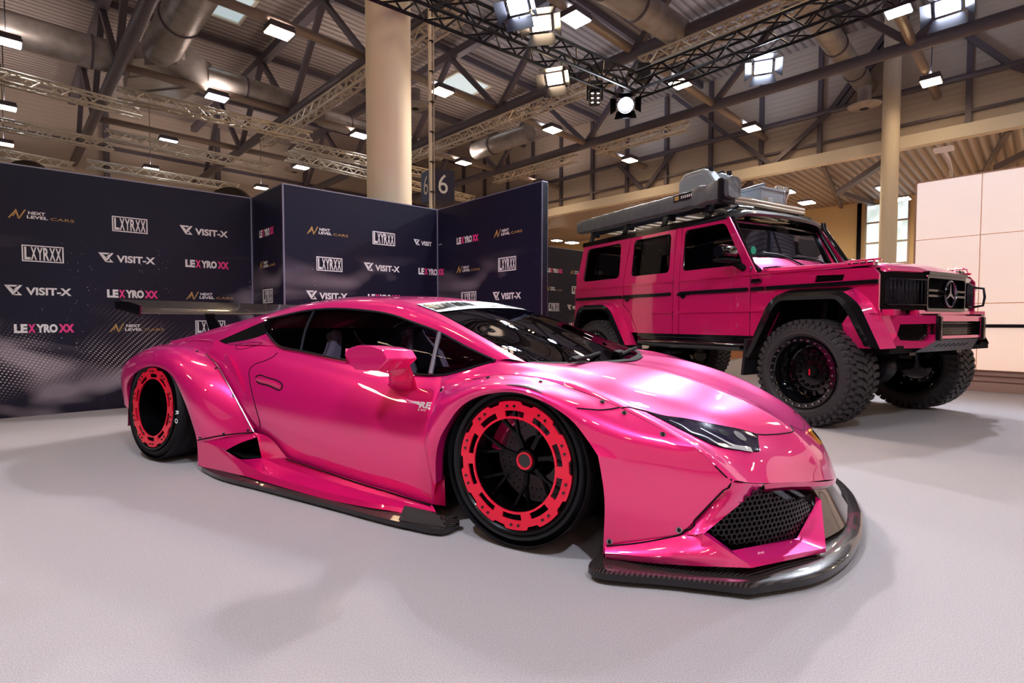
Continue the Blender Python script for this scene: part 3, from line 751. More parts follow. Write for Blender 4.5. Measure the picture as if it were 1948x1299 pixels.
# pale wooden stand counter glimpsed under the truck
m_wood = M('pale_wood', rgb(196, 128, 84), 0.5)
pw = Vector((6.103, 14, 0.179)); t = thing('wooden_counter', 'orange wooden counter far behind, seen under the truck', 'counter', (pw.x, pw.y, 0), radians(44.5))
MB().box((0, 0, .12), (4.0, .8, .24)).build('plinth', m_wood, t); MB().box((0, 0, .27), (4.1, .9, .05)).build('top', m_white, t)

# ---- the neighbouring stand across the aisle behind the camera: plain white wall, dark aisle carpet
m_plainwhite = M('stand_white', rgb(232, 222, 218), .6); m_aisle = M('aisle_carpet', rgb(70, 60, 66), .9)
o = MB().box((0, 0, 1.7), (15, .2, 3.4)).build('stand_wall', m_plainwhite); o.location = (-2.5, -7.6, 0); o.rotation_euler = (0, 0, radians(-20)); tag(o, 'plain white wall of the stand opposite, behind the viewer', 'stand wall')
o = MB().box((0, 0, .006), (22, 3.0, .01)).build('floor_walkway', m_aisle); o.location = (-1.5, -4.4, 0); o.rotation_euler = (0, 0, radians(-20)); struct(o)

# ================================================================ LOW PINK SPORTS CAR
# local frame: x forward, y left, z up, origin on the floor under the front axle
def candy(name, c, rough=.36, metal=.46):
    m = M(name, c, rough, metal, coat=1.0, coat_rough=.02, spec=.6)
    nodes(m)[2].inputs['Coat IOR'].default_value = 1.75
    n, l, b = nodes(m)
    # slight colour flip of the foil with the viewing angle, as a pearl wrap has
    lw = n.new('ShaderNodeLayerWeight'); lw.inputs[0].default_value = .35
    r = ramp(m, lw.outputs['Facing'], [(0.0, c), (0.75, (c[0] * .85, c[1] * .5, min(1, c[2] * 1.5), 1))], b.inputs['Base Color'])
    return m
m_pink = candy('pink_foil', rgb(255, 27, 118))
m_pinkdeep = candy('deep_pink_foil', rgb(248, 22, 104), .3, .4)
m_ring = M('anodised_ring', rgb(255, 16, 62), .3, .3, coat=.5)
m_rubber = M('tyre_rubber', rgb(26, 24, 28), .62, spec=.3)
m_gloss = M('gloss_black', rgb(8, 7, 10), .12, 0, coat=.6)
m_spoke = M('spoke_black', rgb(3, 2, 4), .3, 0, coat=.15, spec=.2)
m_matte = M('matte_black', rgb(10, 8, 11), .8, spec=.2)
m_chrome = M('bare_metal', rgb(190, 186, 190), .22, 1.0)
m_carbon = M('carbon_fibre', rgb(46, 40, 40), .25, .3, coat=1.0)
n, l, b = nodes(m_carbon); tc = n.new('ShaderNodeTexCoord'); mp = n.new('ShaderNodeMapping'); mp.inputs['Rotation'].default_value = (.5, .6, .785); l.new(tc.outputs['Object'], mp.inputs[0])
ck = n.new('ShaderNodeTexWave'); ck.inputs['Scale'].default_value = 45; ck.inputs['Distortion'].default_value = 0; l.new(mp.outputs[0], ck.inputs['Vector'])
ramp(m_carbon, ck.outputs['Fac'], [(.3, rgb(28, 23, 24)), (.7, rgb(74, 64, 62))], b.inputs['Base Color'])
def glass(name, tint, rough=0.0, refl=1.5):
    m = bpy.data.materials.new(name); m.use_nodes = True; n, l = m.node_tree.nodes, m.node_tree.links
    n.clear(); out = n.new('ShaderNodeOutputMaterial'); mx = n.new('ShaderNodeMixShader'); tr = n.new('ShaderNodeBsdfTransparent'); gl = n.new('ShaderNodeBsdfGlossy'); fr = n.new('ShaderNodeFresnel')
    tr.inputs[0].default_value = (*tint, 1); gl.inputs['Roughness'].default_value = rough; gl.inputs[0].default_value = (.22, .22, .27, 1); fr.inputs[0].default_value = refl
    l.new(fr.outputs[0], mx.inputs[0]); l.new(tr.outputs[0], mx.inputs[1]); l.new(gl.outputs[0], mx.inputs[2]); l.new(mx.outputs[0], out.inputs[0])
    return m
m_wind = glass('windscreen_glass', (.74, .74, .84), 0, 1.28); m_tint = glass('tinted_glass', (.36, .33, .40), 0, 1.35); m_lens = glass('lamp_lens', (.75, .75, .8))
m_seat = M('pale_leather', rgb(206, 204, 206), .5)
m_strip = M('sunstrip', rgb(196, 212, 222), .4)

def both(name, mb, mats, parent, **kw):
    """the part on the seen side and its mirror twin on the other"""
    o = mb.build(name, mats, parent, **kw)
    m2 = MB(); m2.v = [(x, -y, z) for x, y, z in mb.v]; m2.f = [f[::-1] for f in mb.f]; m2.mi = list(mb.mi); m2.sm = list(mb.sm)
    p = m2.build(name, mats, parent, **kw)
    return o, p

car = thing('sports_car', 'low wide-body pink sports car with rear wing and carbon splitter in the foreground', 'car', (0.525, 2.967, 0), -.530)

# ---- front clip: hood with fender crowns, from the cowl to the nose lip
seam = [(-0.472, -0.9, 0.612), (-0.291, -0.89, 0.654), (-0.157, -0.88, 0.68), (0.061, -0.88, 0.672), (0.222, -0.89, 0.638), (0.374, -0.9, 0.594), (0.566, -0.91, 0.518), (0.684, -0.92, 0.467), (0.801, -0.89, 0.358)]
lip = [(1.135, 0, .205), (1.12, -.15, .218), (1.075, -.30, .243), (1.015, -.44, .27), (.955, -.58, .297), (.89, -.72, .318), (.815, -.86, .345)]
# rows run from rear to nose, at growing distance from the centre line
r0 = [(.17, 0, .70), (.40, 0, .667), (.66, 0, .588), (.88, 0, .492), (1.015, 0, .402), (1.10, 0, .30), (1.135, 0, .205)]
r0b = [(.17, -.15, .70), (.40, -.15, .667), (.66, -.15, .59), (.88, -.14, .495), (1.01, -.13, .405), (1.088, -.13, .31), (1.125, -.12, .215)]
r1 = [(.13, -.31, .708), (.38, -.32, .682), (.64, -.31, .610), (.83, -.28, .525), (.97, -.27, .43), (1.05, -.26, .335), (1.09, -.26, .236)]
r2 = [(.0, -.60, .722), (.25, -.58, .690), (.50, -.56, .618), (.70, -.54, .54), (.86, -.48, .44), (.96, -.44, .36), (1.015, -.44, .27)]
r3 = [(-.13, -.76, .732), (.08, -.74, .712), (.32, -.72, .655), (.52, -.70, .575), (.70, -.68, .495), (.84, -.66, .408), (.915, -.665, .311)]
r3b = [(-.28, -.82, .715), (-.06, -.82, .708), (.22, -.82, .660), (.46, -.815, .572), (.64, -.81, .492), (.77, -.79, .410), (.85, -.79, .335)]
r4 = [seam[0], seam[1], seam[3], seam[5], seam[6], seam[7], seam[8]]
r1 = [(a, b_, c + .006) for a, b_, c in r1]
r4x = [(a - .004, b_ + .004, c - .03) for a, b_, c in r4]
rows = [r0, r0b, r1, r2, r3, r3b, r4, r4x]
S = surf(rows, 44, 40, creases=(2,))
mb = MB().grid(S); mb.grid([[(p[0], -p[1], p[2]) for p in r] for r in S])
clip = mb.build('hood_and_fenders', m_pink, car)

# ---- bolted front over-fender
arch = [(-0.404, -1.02, 0.197), (-0.391, -1.035, 0.316), (-0.366, -1.04, 0.401), (-0.32, -1.04, 0.475), (-0.258, -1.04, 0.549), (-0.188, -1.035, 0.594), (-0.087, -1.03, 0.624), (0.014, -1.03, 0.632), (0.102, -1.03, 0.615), (0.18, -1.035, 0.589), (0.263, -1.04, 0.543), (0.339, -1.045, 0.464), (0.378, -1.045, 0.374), (0.393, -1.045, 0.272), (0.387, -1.04, 0.059)]
outer = [(-0.458, -0.98, 0.08), (-0.473, -0.975, 0.335), (-0.48, -0.95, 0.483), (-0.478, -0.92, 0.57), (-0.45, -0.905, 0.619), (-0.29, -0.892, 0.654), (-0.155, -0.884, 0.682), (0.063, -0.884, 0.673), (0.224, -0.894, 0.638), (0.375, -0.905, 0.595), (0.568, -0.918, 0.52), (0.685, -0.925, 0.468), (0.802, -0.9, 0.361), (0.642, -0.955, 0.159), (0.395, -1.035, 0.096)]
N = 60
A1 = crom(arch[:12] + [(0.369, -1.052, 0.43)], 46) + crom([(0.369, -1.052, 0.43)] + arch[12:], 15)[1:]
O1 = crom(outer[:13], 46) + crom(outer[12:14], 8)[1:] + crom(outer[13:], 8)[1:]
O1 = O1[:N] if len(O1) >= N else O1 + [O1[-1]] * (N - len(O1))
rowsF = []
K = 14
for j in range(K + 1):
    u = j / K; r = []
    for i in range(N):
        a, o_ = A1[i], O1[i]
        p = a.lerp(o_, u)
        w = i / (N - 1)
        bulge = .062 * (1 - u) ** 2 * u * 6.75 * (1 if w < .28 else max(0, 1 - (w - .28) / .482) ** .8) * (1 if w > .12 else w / .12)
        d = (a - Vector((0, a.y, .24))); d.normalize()
        p = p + d * bulge * .30 + Vector((0, -bulge * .75, 0))
        r.append(p)
    rowsF.append(r)
lipin = [[p + Vector((0, .05, 0)) for p in A1], [p + Vector((0, .012, 0)) for p in A1]]
mb = MB().grid(rowsF); mb.grid([lipin[0], lipin[1], rowsF[0]])
both('front_over_fender', mb, m_pink, car, auto=18)
# crisp lower crease plane in front of the wheel: separate facet
cr = [(0.387, -1.052, 0.431), (0.632, -0.995, 0.417), (0.803, -0.905, 0.37)]
# black liner
mb = MB().grid([[(p.x * .995, p.y + .05, (p.z - .24) * .995 + .24) for p in A1], [(p.x * 1.0, -.60, (p.z - .24) * 1.0 + .24) for p in A1]])
mb.add([(-.42, -.58, .02), (.42, -.58, .02), (.40, -.58, .56), (-.42, -.58, .56)], [(0, 1, 2, 3)], 0, False)
both('wheel_arch_liner', mb, m_matte, car)

# ---- front bumper corner below the over-fender, down to the splitter
bt = [(0.385, -1.02, 0.104), (0.508, -0.99, 0.129), (0.632, -0.94, 0.17), (0.711, -0.955, 0.18)]
bb = [(0.397, -1.045, 0.054), (0.56, -1.02, 0.065), (0.715, -0.985, 0.077), (0.859, -0.92, 0.081)]
bm_ = [(0.402, -1.06, 0.08), (0.556, -1.04, 0.1), (0.681, -1, 0.124), (0.767, -0.955, 0.134)]
mb = MB().grid(surf([bt, bm_, bb], 20, 8))
# strip between over-fender edge and grille mouth
st0 = [(0.779, -0.88, 0.352), (0.702, -0.91, 0.256), (0.617, -0.94, 0.148)]
st1 = [(0.881, -0.735, 0.31), (0.804, -0.86, 0.251), (0.724, -0.955, 0.183)]
stm = [(0.838, -0.825, 0.341), (0.766, -0.9, 0.262), (0.683, -0.96, 0.171)]
mb.grid(surf([st0, stm, st1], 14, 8))
# cheek between nose lip and strip
ck0 = [(.815, -.86, .345), (.853, -.79, .333), (.89, -.72, .318)]
ck1 = [(0.801, -0.893, 0.359), (0.838, -0.825, 0.341), (0.881, -0.735, 0.31)]
mb.grid(surf([ck0, ck1], 8, 4))
both('bumper_corner', mb, m_pink, car)
# ---- nose lip rolled under, over the two mouths
lipc = crom([(p[0], p[1], p[2]) for p in lip[:6]], 30)
rowsL = [lipc, [Vector((p.x + .004, p.y, p.z - .018)) for p in lipc], [Vector((p.x - .012, p.y * .995, p.z - .034)) for p in lipc], [Vector((p.x - .06, p.y * .97, p.z - .040)) for p in lipc]]
mb = MB().grid(rowsL); mb.grid([[(p.x, -p.y, p.z) for p in r] for r in rowsL])
mb.build('nose_lip', m_pinkdeep, car)
# ---- mouth floor blade and inner strake (pink frame of the grille)
g_o = Vector((0.718, -0.962, 0.183)); g_b = Vector((0.859, -0.925, 0.096)); g_i = Vector((1.091, -0.6, 0.078)); g_t = Vector((1.075, -0.36, 0.185))
g_o2 = Vector((0.728, -0.93, 0.179)); g_b2 = Vector((0.805, -0.895, 0.117)); g_i2 = Vector((0.996, -0.6, 0.094)); g_t2 = Vector((1.06, -0.37, 0.179))
mb = MB()
mb.grid([crom([g_o, g_b], 10), crom([g_o2, g_b2], 10)]); mb.grid([crom([g_b, g_i], 14), crom([g_b2, g_i2], 14)]); mb.grid([crom([g_i, g_t], 10), crom([g_i2, g_t2], 10)])
bo = [g_o + Vector((0, 0, -.005)), g_b]; 
mb.grid([[Vector(p) for p in crom([g_b, g_i], 14)], crom([(0.872, -0.92, 0.082), (1.091, -0.6, 0.062)], 14)])
mb.grid([crom([g_o, g_b], 10), crom([bb[2], (0.872, -0.92, 0.082)], 10)])
mb.grid([crom([g_i, g_t], 10), crom([g_i + Vector((-.04, .05, 0)), g_t + Vector((-.02, .03, 0))], 10)])
both('mouth_blade', mb, m_pink, car, auto=20)
# centre section of the bumper between the strakes
c_t = crom([g_t + Vector((-.01, .03, 0)), (1.10, -.2, .17), (1.12, 0, .16)], 16); c_b = crom([g_i + Vector((-.03, .03, 0)), (1.16, -.3, .07), (1.185, 0, .07)], 16)
mb = MB().grid([c_t, c_b]); mb.grid([[(p.x, -p.y, p.z) for p in c_t], [(p.x, -p.y, p.z) for p in c_b]])
mb.grid([[Vector((p.x - .03, p.y, p.z + .05)) for p in c_t], c_t]); mb.grid([[Vector((p.x - .03, -p.y, p.z + .05)) for p in c_t], [(p.x, -p.y, p.z) for p in c_t]])
mb.build('bumper_centre', m_gloss, car)
# ---- black honeycomb grille in the mouth
m_mesh = M('grille_mesh', rgb(20, 10, 18), .35, .4, coat=.5)
gq = [Vector((0.882, -0.715, 0.308)), g_o2.copy(), g_b2.copy(), g_i2.copy(), g_t2.copy(), Vector((1.035, -.36, .225)), Vector((.95, -.57, .265))]
CV = crom([(.70, -.955, 0), (.80, -.88, 0), (.90, -.775, 0), (1.0, -.63, 0), (1.06, -.48, 0), (1.085, -.36, 0)], 60)
CL = [0]
for i_ in range(1, 60): CL.append(CL[-1] + (CV[i_] - CV[i_ - 1]).length)
def mouth(s_, z, deep):
    k = 0
    while k < 58 and CL[k + 1] < s_: k += 1
    t_ = (s_ - CL[k]) / (CL[k + 1] - CL[k]); p = CV[k].lerp(CV[k + 1], t_); d = (CV[k + 1] - CV[k]).normalized()
    return Vector((p.x, p.y, z)) + Vector((-d.y, d.x, 0)) * deep
def s_of(p): return CL[min(range(60), key=lambda k: abs(CV[k].x - p.x))]
def inside(u, v, poly):
    c = False; j = len(poly) - 1
    for i in range(len(poly)):
        if (poly[i][1] > v) != (poly[j][1] > v) and u < (poly[j][0] - poly[i][0]) * (v - poly[i][1]) / (poly[j][1] - poly[i][1]) + poly[i][0]: c = not c
        j = i
    return c
poly = [(s_of(p), p.z + .004) for p in gq]
mb = MB(); mb.grid([[mouth(CL[-1] * k / 24, .05 + (.24 - .085 * k / 24) * z, .045) for k in range(25)] for z in (0, .33, .66, 1)])
both('grille_duct', mb, M('duct_black', rgb(4, 3, 5), .8, spec=.1), car)
mb = MB(); h_ = .0125
for i in range(-2, 46):
    for j in range(2, 26):
        u = i * h_ * 1.732 + (h_ * .866 if j % 2 else 0); v = j * h_ * 1.5
        if not (inside(u, v, poly) and 0 < u < CL[-1]): continue
        q_ = [[mouth(max(0, u + h_ * f_ * cos(pi / 6 + k * pi / 3)), v + h_ * f_ * sin(pi / 6 + k * pi / 3), .018) for k in range(6)] for f_ in (.94, .70)]
        mb.add(q_[0] + q_[1], [(k, (k + 1) % 6, 6 + (k + 1) % 6, 6 + k) for k in range(6)], 0, False)
both('honeycomb_grille', mb, m_mesh, car, thick=.006, merge=False)

# ---- carbon splitter
sp_o = [(.36, -1.115, .045), (.395, -1.14, .045), (.64, -1.06, .045), (.875, -.99, .045), (1.06, -.79, .045), (1.15, -.60, .045), (1.215, -.33, .045), (1.24, 0, .045)]
sp_i = [(.36, -.98, .062), (.40, -1.0, .062), (.62, -.96, .062), (.85, -.86, .062), (1.02, -.60, .062), (1.09, -.42, .062), (1.14, -.2, .062), (1.15, 0, .062)]
so = crom(sp_o[:4], 18) + crom(sp_o[3:], 26)[1:]; si = crom(sp_i[:4], 18) + crom(sp_i[3:], 26)[1:]
top = [so, [a.lerp(b_, .12) + Vector((0, 0, .006)) for a, b_ in zip(so, si)], [a.lerp(b_, .5) + Vector((0, 0, -.002)) for a, b_ in zip(so, si)], [a.lerp(b_, .85) + Vector((0, 0, .0)) for a, b_ in zip(so, si)], [p + Vector((0, 0, .012)) for p in si]]
bot = [[p + Vector((0, 0, -.024)) for p in so], [p + Vector((-.02, .0, -.034)) for p in si]]
mb = MB().grid(top[::-1]); mb.grid([so] + bot, 1); mb2 = MB(); mb2.v = list(mb.v); mb2.f = [list(f) for f in mb.f]; mb2.mi = list(mb.mi); mb2.sm = list(mb.sm); mb2.mirror()
mb2.build('carbon_splitter', [m_carbon, m_gloss], car, auto=50)

# ---- emblem
emb = Vector((1.045, 0, .372)); nrm = Vector((.78, 0, .62)).normalized(); up_ = Vector((-.62, 0, .78)).normalized()
sh = [(-.028, .034), (0, .040), (.028, .034), (.027, -.01), (0, -.042), (-.027, -.01)]
mb = MB(); mb.prism([emb + Vector((0, -a, 0)) + up_ * b_ + nrm * .0 for a, b_ in sh], nrm * .012)
em = mb.build('emblem', M('emblem_gold', rgb(206, 160, 60), .3, .9), car)
mb = MB(); mb.prism([emb + Vector((0, -a * .78, 0)) + up_ * b_ * .78 + nrm * .012 for a, b_ in sh], nrm * .002); mb.build('emblem_field', m_gloss, em)

# ---- door and side
s0 = [(-2.36, -.86, .80), (-2.224, -0.86, 0.768), (-1.787, -0.8, 0.767), (-1.592, -0.8, 0.744), (-1.232, -0.8, 0.704), (-0.709, -0.8, 0.651), (-0.529, -0.815, 0.651)]
s1 = [(-2.36, -.90, .72), (-2.167, -0.91, 0.656), (-1.73, -0.885, 0.666), (-1.493, -0.885, 0.649), (-1.129, -0.885, 0.623), (-0.657, -0.88, 0.58), (-0.493, -0.89, 0.585)]
s2 = [(-2.36, -.93, .55), (-1.99, -0.955, 0.468), (-1.621, -0.965, 0.472), (-1.384, -0.965, 0.475), (-1.043, -0.965, 0.467), (-0.621, -0.96, 0.459), (-0.476, -0.955, 0.46)]
s3 = [(-2.36, -.93, .4), (-1.88, -0.96, 0.341), (-1.564, -0.975, 0.313), (-1.291, -0.98, 0.286), (-0.991, -0.98, 0.263), (-0.638, -0.98, 0.248), (-0.47, -0.975, 0.245)]
s4 = [(-2.36, -.93, .25), (-1.842, -0.94, 0.243), (-1.517, -0.955, 0.144), (-1.277, -0.96, 0.129), (-0.954, -0.965, 0.103), (-0.667, -0.968, 0.088), (-0.467, -0.97, 0.076)]
for q_ in (s0, s1, s2, s3, s4): q_.append((q_[-1][0] + .07, q_[-1][1] + .012, q_[-1][2] + (.02 if q_ is s0 else 0)))
SS = surf([s0, s1, s2, s3, s4], 60, 28)
# split into rear quarter and door at the shut line
cut = 17
mb = MB().grid([r[:cut + 1] for r in SS]); both('rear_quarter_panel', mb, m_pink, car)
mb = MB().grid([r[cut:] for r in SS]); both('door', mb, m_pink, car)
def on_side(k, j): return SS[j][k]

# ---- hip above the flare, up to the flying buttress
fe = [(-1.798, -0.965, 0.271), (-1.987, -0.96, 0.453), (-2.104, -0.95, 0.557), (-2.234, -0.925, 0.638), (-2.433, -0.885, 0.703), (-2.667, -0.85, 0.741), (-2.902, -0.83, 0.746), (-3.35, -.80, .70)]
g0 = [(-2.46, -0.78, 0.786), (-2.269, -0.7, 0.869), (-2.043, -0.66, 0.939), (-1.785, -0.62, 0.982), (-1.554, -0.6, 0.996), (-1.237, -0.605, 0.98), (-1.049, -0.615, 0.957), (-0.861, -0.635, 0.912), (-0.666, -0.665, 0.863), (-0.443, -0.715, 0.788), (-0.242, -0.775, 0.734)]
g1 = [(-3.15, -.70, .775), (-2.879, -0.66, 0.837), (-2.574, -0.6, 0.907), (-2.269, -0.55, 0.97), (-2.028, -0.51, 1.022), (-1.681, -0.49, 1.055), (-1.355, -0.49, 1.061), (-1.095, -0.5, 1.046), (-.93, -.535, 1.012), (-.72, -.575, .955), (-.40, -.66, .842), (-.09, -.755, .731)]
# buttress / roof rail / A pillar: one long pink band from tail to cowl
railo = [(-3.15, -.76, .74)] + [tuple(p) for p in g0]
ro = crom(railo, 70); ri = crom(g1, 70)
rm = [a.lerp(b_, .5) + Vector((0, -.012, .012)) for a, b_ in zip(ro, ri)]
mb = MB().grid(surf([ro, rm, ri], 70, 8)); both('roof_rail', mb, m_pink, car)
# shoulder between flare seam, rail and scoop
h0 = [(-1.809, -0.958, 0.269), (-1.996, -0.955, 0.451), (-2.112, -0.945, 0.556), (-2.243, -0.92, 0.637), (-2.442, -0.88, 0.703), (-2.676, -0.845, 0.741), (-2.912, -0.825, 0.746), (-3.35, -.80, .70)]
h1 = [(-1.809, -0.96, 0.332), (-1.924, -0.955, 0.511), (-2.028, -0.935, 0.615), (-2.132, -0.91, 0.691), (-2.324, -0.85, 0.743), (-2.581, -0.79, 0.784), (-2.98, -.78, .765), (-3.35, -.74, .73)]
mb = MB().grid(surf([h0, h1], 30, 6))
h2 = [(-2.141, -0.905, 0.69), (-2.277, -0.86, 0.741), (-2.46, -0.78, 0.786), (-2.75, -.72, .80), (-3.15, -.72, .76)]
h1b = [(-2.132, -0.91, 0.691), (-2.324, -0.85, 0.743), (-2.563, -0.8, 0.785), (-2.98, -.78, .765), (-3.35, -.74, .73)]
mb.grid(surf([h1b, h2], 20, 4)); both('rear_shoulder', mb, m_pink, car)

# ---- roof skin, engine cover, tail
c0 = [(-3.15, 0, .83), (-2.78, 0, .90), (-2.5, 0, .97), (-2.3, 0, 1.03), (-2.05, 0, 1.078), (-1.75, 0, 1.100), (-1.4, 0, 1.096), (-1.1, 0, 1.078), (-.86, 0, 1.05)]
cm = [(p[0], -.27, p[2] - .014) for p in c0]
g1r = g1[:9]
RS = surf([c0, cm, g1r], 46, 14)
kcut = 18
mb = MB(); q = [r[kcut:] for r in RS]; mb.grid(q); mb.grid([[(p[0], -p[1], p[2]) for p in r] for r in q]); mb.build('roof', m_pink, car)
mb = MB(); q = [r[:kcut + 1] for r in RS]; mb.grid(q); mb.grid([[(p[0], -p[1], p[2]) for p in r] for r in q]); mb.build('engine_cover', m_pinkdeep, car)
mb = MB()
tl = [(-3.15, 0, .83), (-3.15, -.35, .81), (-3.15, -.70, .775), (-3.15, -.76, .74), (-3.35, -.80, .70)]
tb = [(-3.5, 0, .70), (-3.5, -.35, .70), (-3.46, -.66, .70), (-3.42, -.78, .68), (-3.36, -.84, .66)]
tz = [(-3.52, 0, .45), (-3.52, -.35, .45), (-3.5, -.66, .45), (-3.44, -.86, .45), (-3.36, -.93, .45)]
ty = [(-3.45, 0, .15), (-3.45, -.35, .15), (-3.43, -.66, .15), (-3.38, -.86, .15), (-3.3, -.98, .15)]
T = surf([tl, tb, tz, ty], 16, 14); mb.grid(T); mb.grid([[(p[0], -p[1], p[2]) for p in r] for r in T]); mb.build('rear_bumper', m_pinkdeep, car)

# ---- rear over-fender
ar = [(-2.214, -1.07, 0.032), (-2.215, -1.075, 0.195), (-2.256, -1.085, 0.319), (-2.335, -1.09, 0.453), (-2.446, -1.09, 0.571), (-2.593, -1.085, 0.617), (-2.743, -1.08, 0.621), (-2.916, -1.075, 0.581), (-3.13, -1.05, .47), (-3.15, -1.03, .30)]
oe = [(-1.788, -0.975, 0.262), (-1.787, -0.972, 0.274), (-1.978, -0.966, 0.454), (-2.094, -0.956, 0.558), (-2.226, -0.93, 0.639), (-2.424, -0.89, 0.704), (-2.648, -0.86, 0.742), (-2.882, -0.84, 0.751), (-3.08, -.84, .74), (-3.36, -.88, .62), (-3.38, -.94, .35)]
Aq = crom(ar, 48); Oq = crom(oe, 48)
rowsR = []
for j in range(15):
    u = j / 14; r = []
    for i in range(48):
        p = Aq[i].lerp(Oq[i], u); w = i / 47
        bl = sin(pi * u) ** .75
        k = .075 * bl * min(1, .25 + w * 3.2) * (1 - max(0, (w - .85) / .15) * .6)
        d = (Aq[i] - Vector((Aq[i].x * 0 - 2.68, Aq[i].y, .28))); d.normalize()
        p = p + Vector((0, -k * .75, 0)) + d * k * .55
        r.append(p)
    rowsR.append(r)
mb = MB().grid(rowsR); mb.grid([[p + Vector((0, .06, 0)) for p in Aq], [p + Vector((0, .012, 0)) for p in Aq], rowsR[0]]); both('rear_over_fender', mb, m_pink, car)
cx = -2.70
mb = MB().grid([[(cx + (p.x - cx) * .995, p.y + .06, p.z * .995) for p in Aq], [(cx + (p.x - cx) * .995, -.5, p.z * .995) for p in Aq]])
mb.add([(-3.2, -.52, .02), (-2.1, -.52, .02), (-2.1, -.52, .68), (-3.2, -.52, .68)], [(0, 1, 2, 3)], 0, False); both('wheel_arch_liner', mb, m_matte, car)

# ---- side skirt with its intake
k_t = [(-2.21, -1.075, 0.196), (-2.003, -1.03, 0.236), (-1.778, -0.985, 0.271), (-1.651, -0.975, 0.253), (-1.494, -0.972, 0.151), (-1.262, -0.972, 0.134), (-0.943, -0.975, 0.108), (-0.658, -0.978, 0.092), (-0.46, -0.978, 0.075)]
i1, i2, i3, i4 = Vector((-1.914, -1.075, 0.165)), Vector((-1.723, -1, 0.252)), Vector((-1.71, -0.985, 0.128)), Vector((-1.791, -1.06, 0.128))
rdg = [(-1.902, -1.082, 0.168), (-1.548, -1.09, 0.087), (-1.261, -1.095, 0.079), (-1.008, -1.095, 0.072), (-0.751, -1.09, 0.071), (-0.549, -1.07, 0.072), (-0.386, -1.04, 0.051)]
und = [(-2.163, -1.085, 0.039), (-1.686, -1.1, 0.054), (-1.303, -1.105, 0.047), (-0.996, -1.105, 0.043), (-0.741, -1.1, 0.051), (-0.554, -1.085, 0.057), (-0.364, -1.05, 0.037)]
mb = MB()
mb.grid(surf([[k_t[0], (-2.042, -1.075, 0.183), i1], [(-2.163, -1.085, 0.039), (-1.94, -1.09, 0.047), (-1.686, -1.1, 0.054)]], 12, 8))       # rear triangle
mb.grid(surf([[i1, rdg[1]], [(-1.686, -1.1, 0.054), (-1.686, -1.1, 0.054)]], 8, 4))
mb.grid([crom([k_t[0], k_t[1], k_t[2]], 14), crom([i1, (-1.822, -1.045, 0.213), i2], 14)])                          # brow over the intake
mb.grid(surf([[k_t[2], k_t[3], k_t[4]], [i2, i2.lerp(i3, .5), i3]], 12, 6))                                         # front wall of the intake
q_t = k_t[4:]; q_m = [i3, (-1.413, -0.99, 0.099), (-1.107, -1, 0.091), (-0.844, -1, 0.078), (-0.424, -1, 0.066)]
mb.grid(surf([q_t, q_m], 26, 6)); 
mb.grid(surf([q_m, [rdg[1], rdg[2], rdg[3], rdg[4], rdg[6]]], 26, 6)); mb.grid(surf([[i3, i4, i1], [rdg[1], rdg[1].__class__(i1.lerp(Vector(rdg[1]), .5)) if 0 else tuple(i1.lerp(Vector(rdg[1]), .5)), i1]], 10, 5))
mb.grid(surf([rdg[1:], und[1:]], 26, 5))
both('side_skirt', mb, m_pinkdeep, car, auto=28)
mb = MB(); off_ = Vector((-.12, .12, .0))
mb.add([i1 + Vector((-.0, .02, 0)), i2 + Vector((0, .02, 0)), i3 + Vector((0, .02, 0)), i4 + Vector((0, .02, 0)), i1 + off_, i2 + off_, i3 + off_, i4 + off_], [(4, 5, 6, 7), (0, 1, 5, 4), (1, 2, 6, 5), (2, 3, 7, 6), (3, 0, 4, 7)], 0, False)
both('skirt_intake', mb, m_matte, car)
cs_o = [(-2.16, -1.08, .035), (-1.90, -1.125, .035), (-1.5, -1.125, .035), (-1.0, -1.125, .035), (-.5, -1.125, .035), (-.30, -1.09, .035), (-.29, -1.0, .04)]
cs_i = [(-2.16, -1.02, .06), (-1.90, -1.06, .06), (-1.5, -1.06, .06), (-1.0, -1.06, .06), (-.5, -1.04, .06), (-.36, -1.02, .06), (-.32, -.98, .06)]
a_, b2 = crom(cs_o, 40), crom(cs_i, 40)
mb = MB().grid([b2, [p.lerp(q_, .8) + Vector((0, 0, .0)) for p, q_ in zip(b2, a_)], a_]); mb.grid([a_, [p + Vector((0, 0, -.022)) for p in a_], [p + Vector((0, 0, -.04)) for p in b2]], 1)
wl = [(-.53, -1.125, .04), (-.50, -1.12, .108), (-.36, -1.10, .10), (-.33, -1.09, .085), (-.30, -1.085, .04)]
mb.prism(wl, (0, .008, 0))
both('carbon_side_blade', mb, [m_carbon, m_gloss], car)

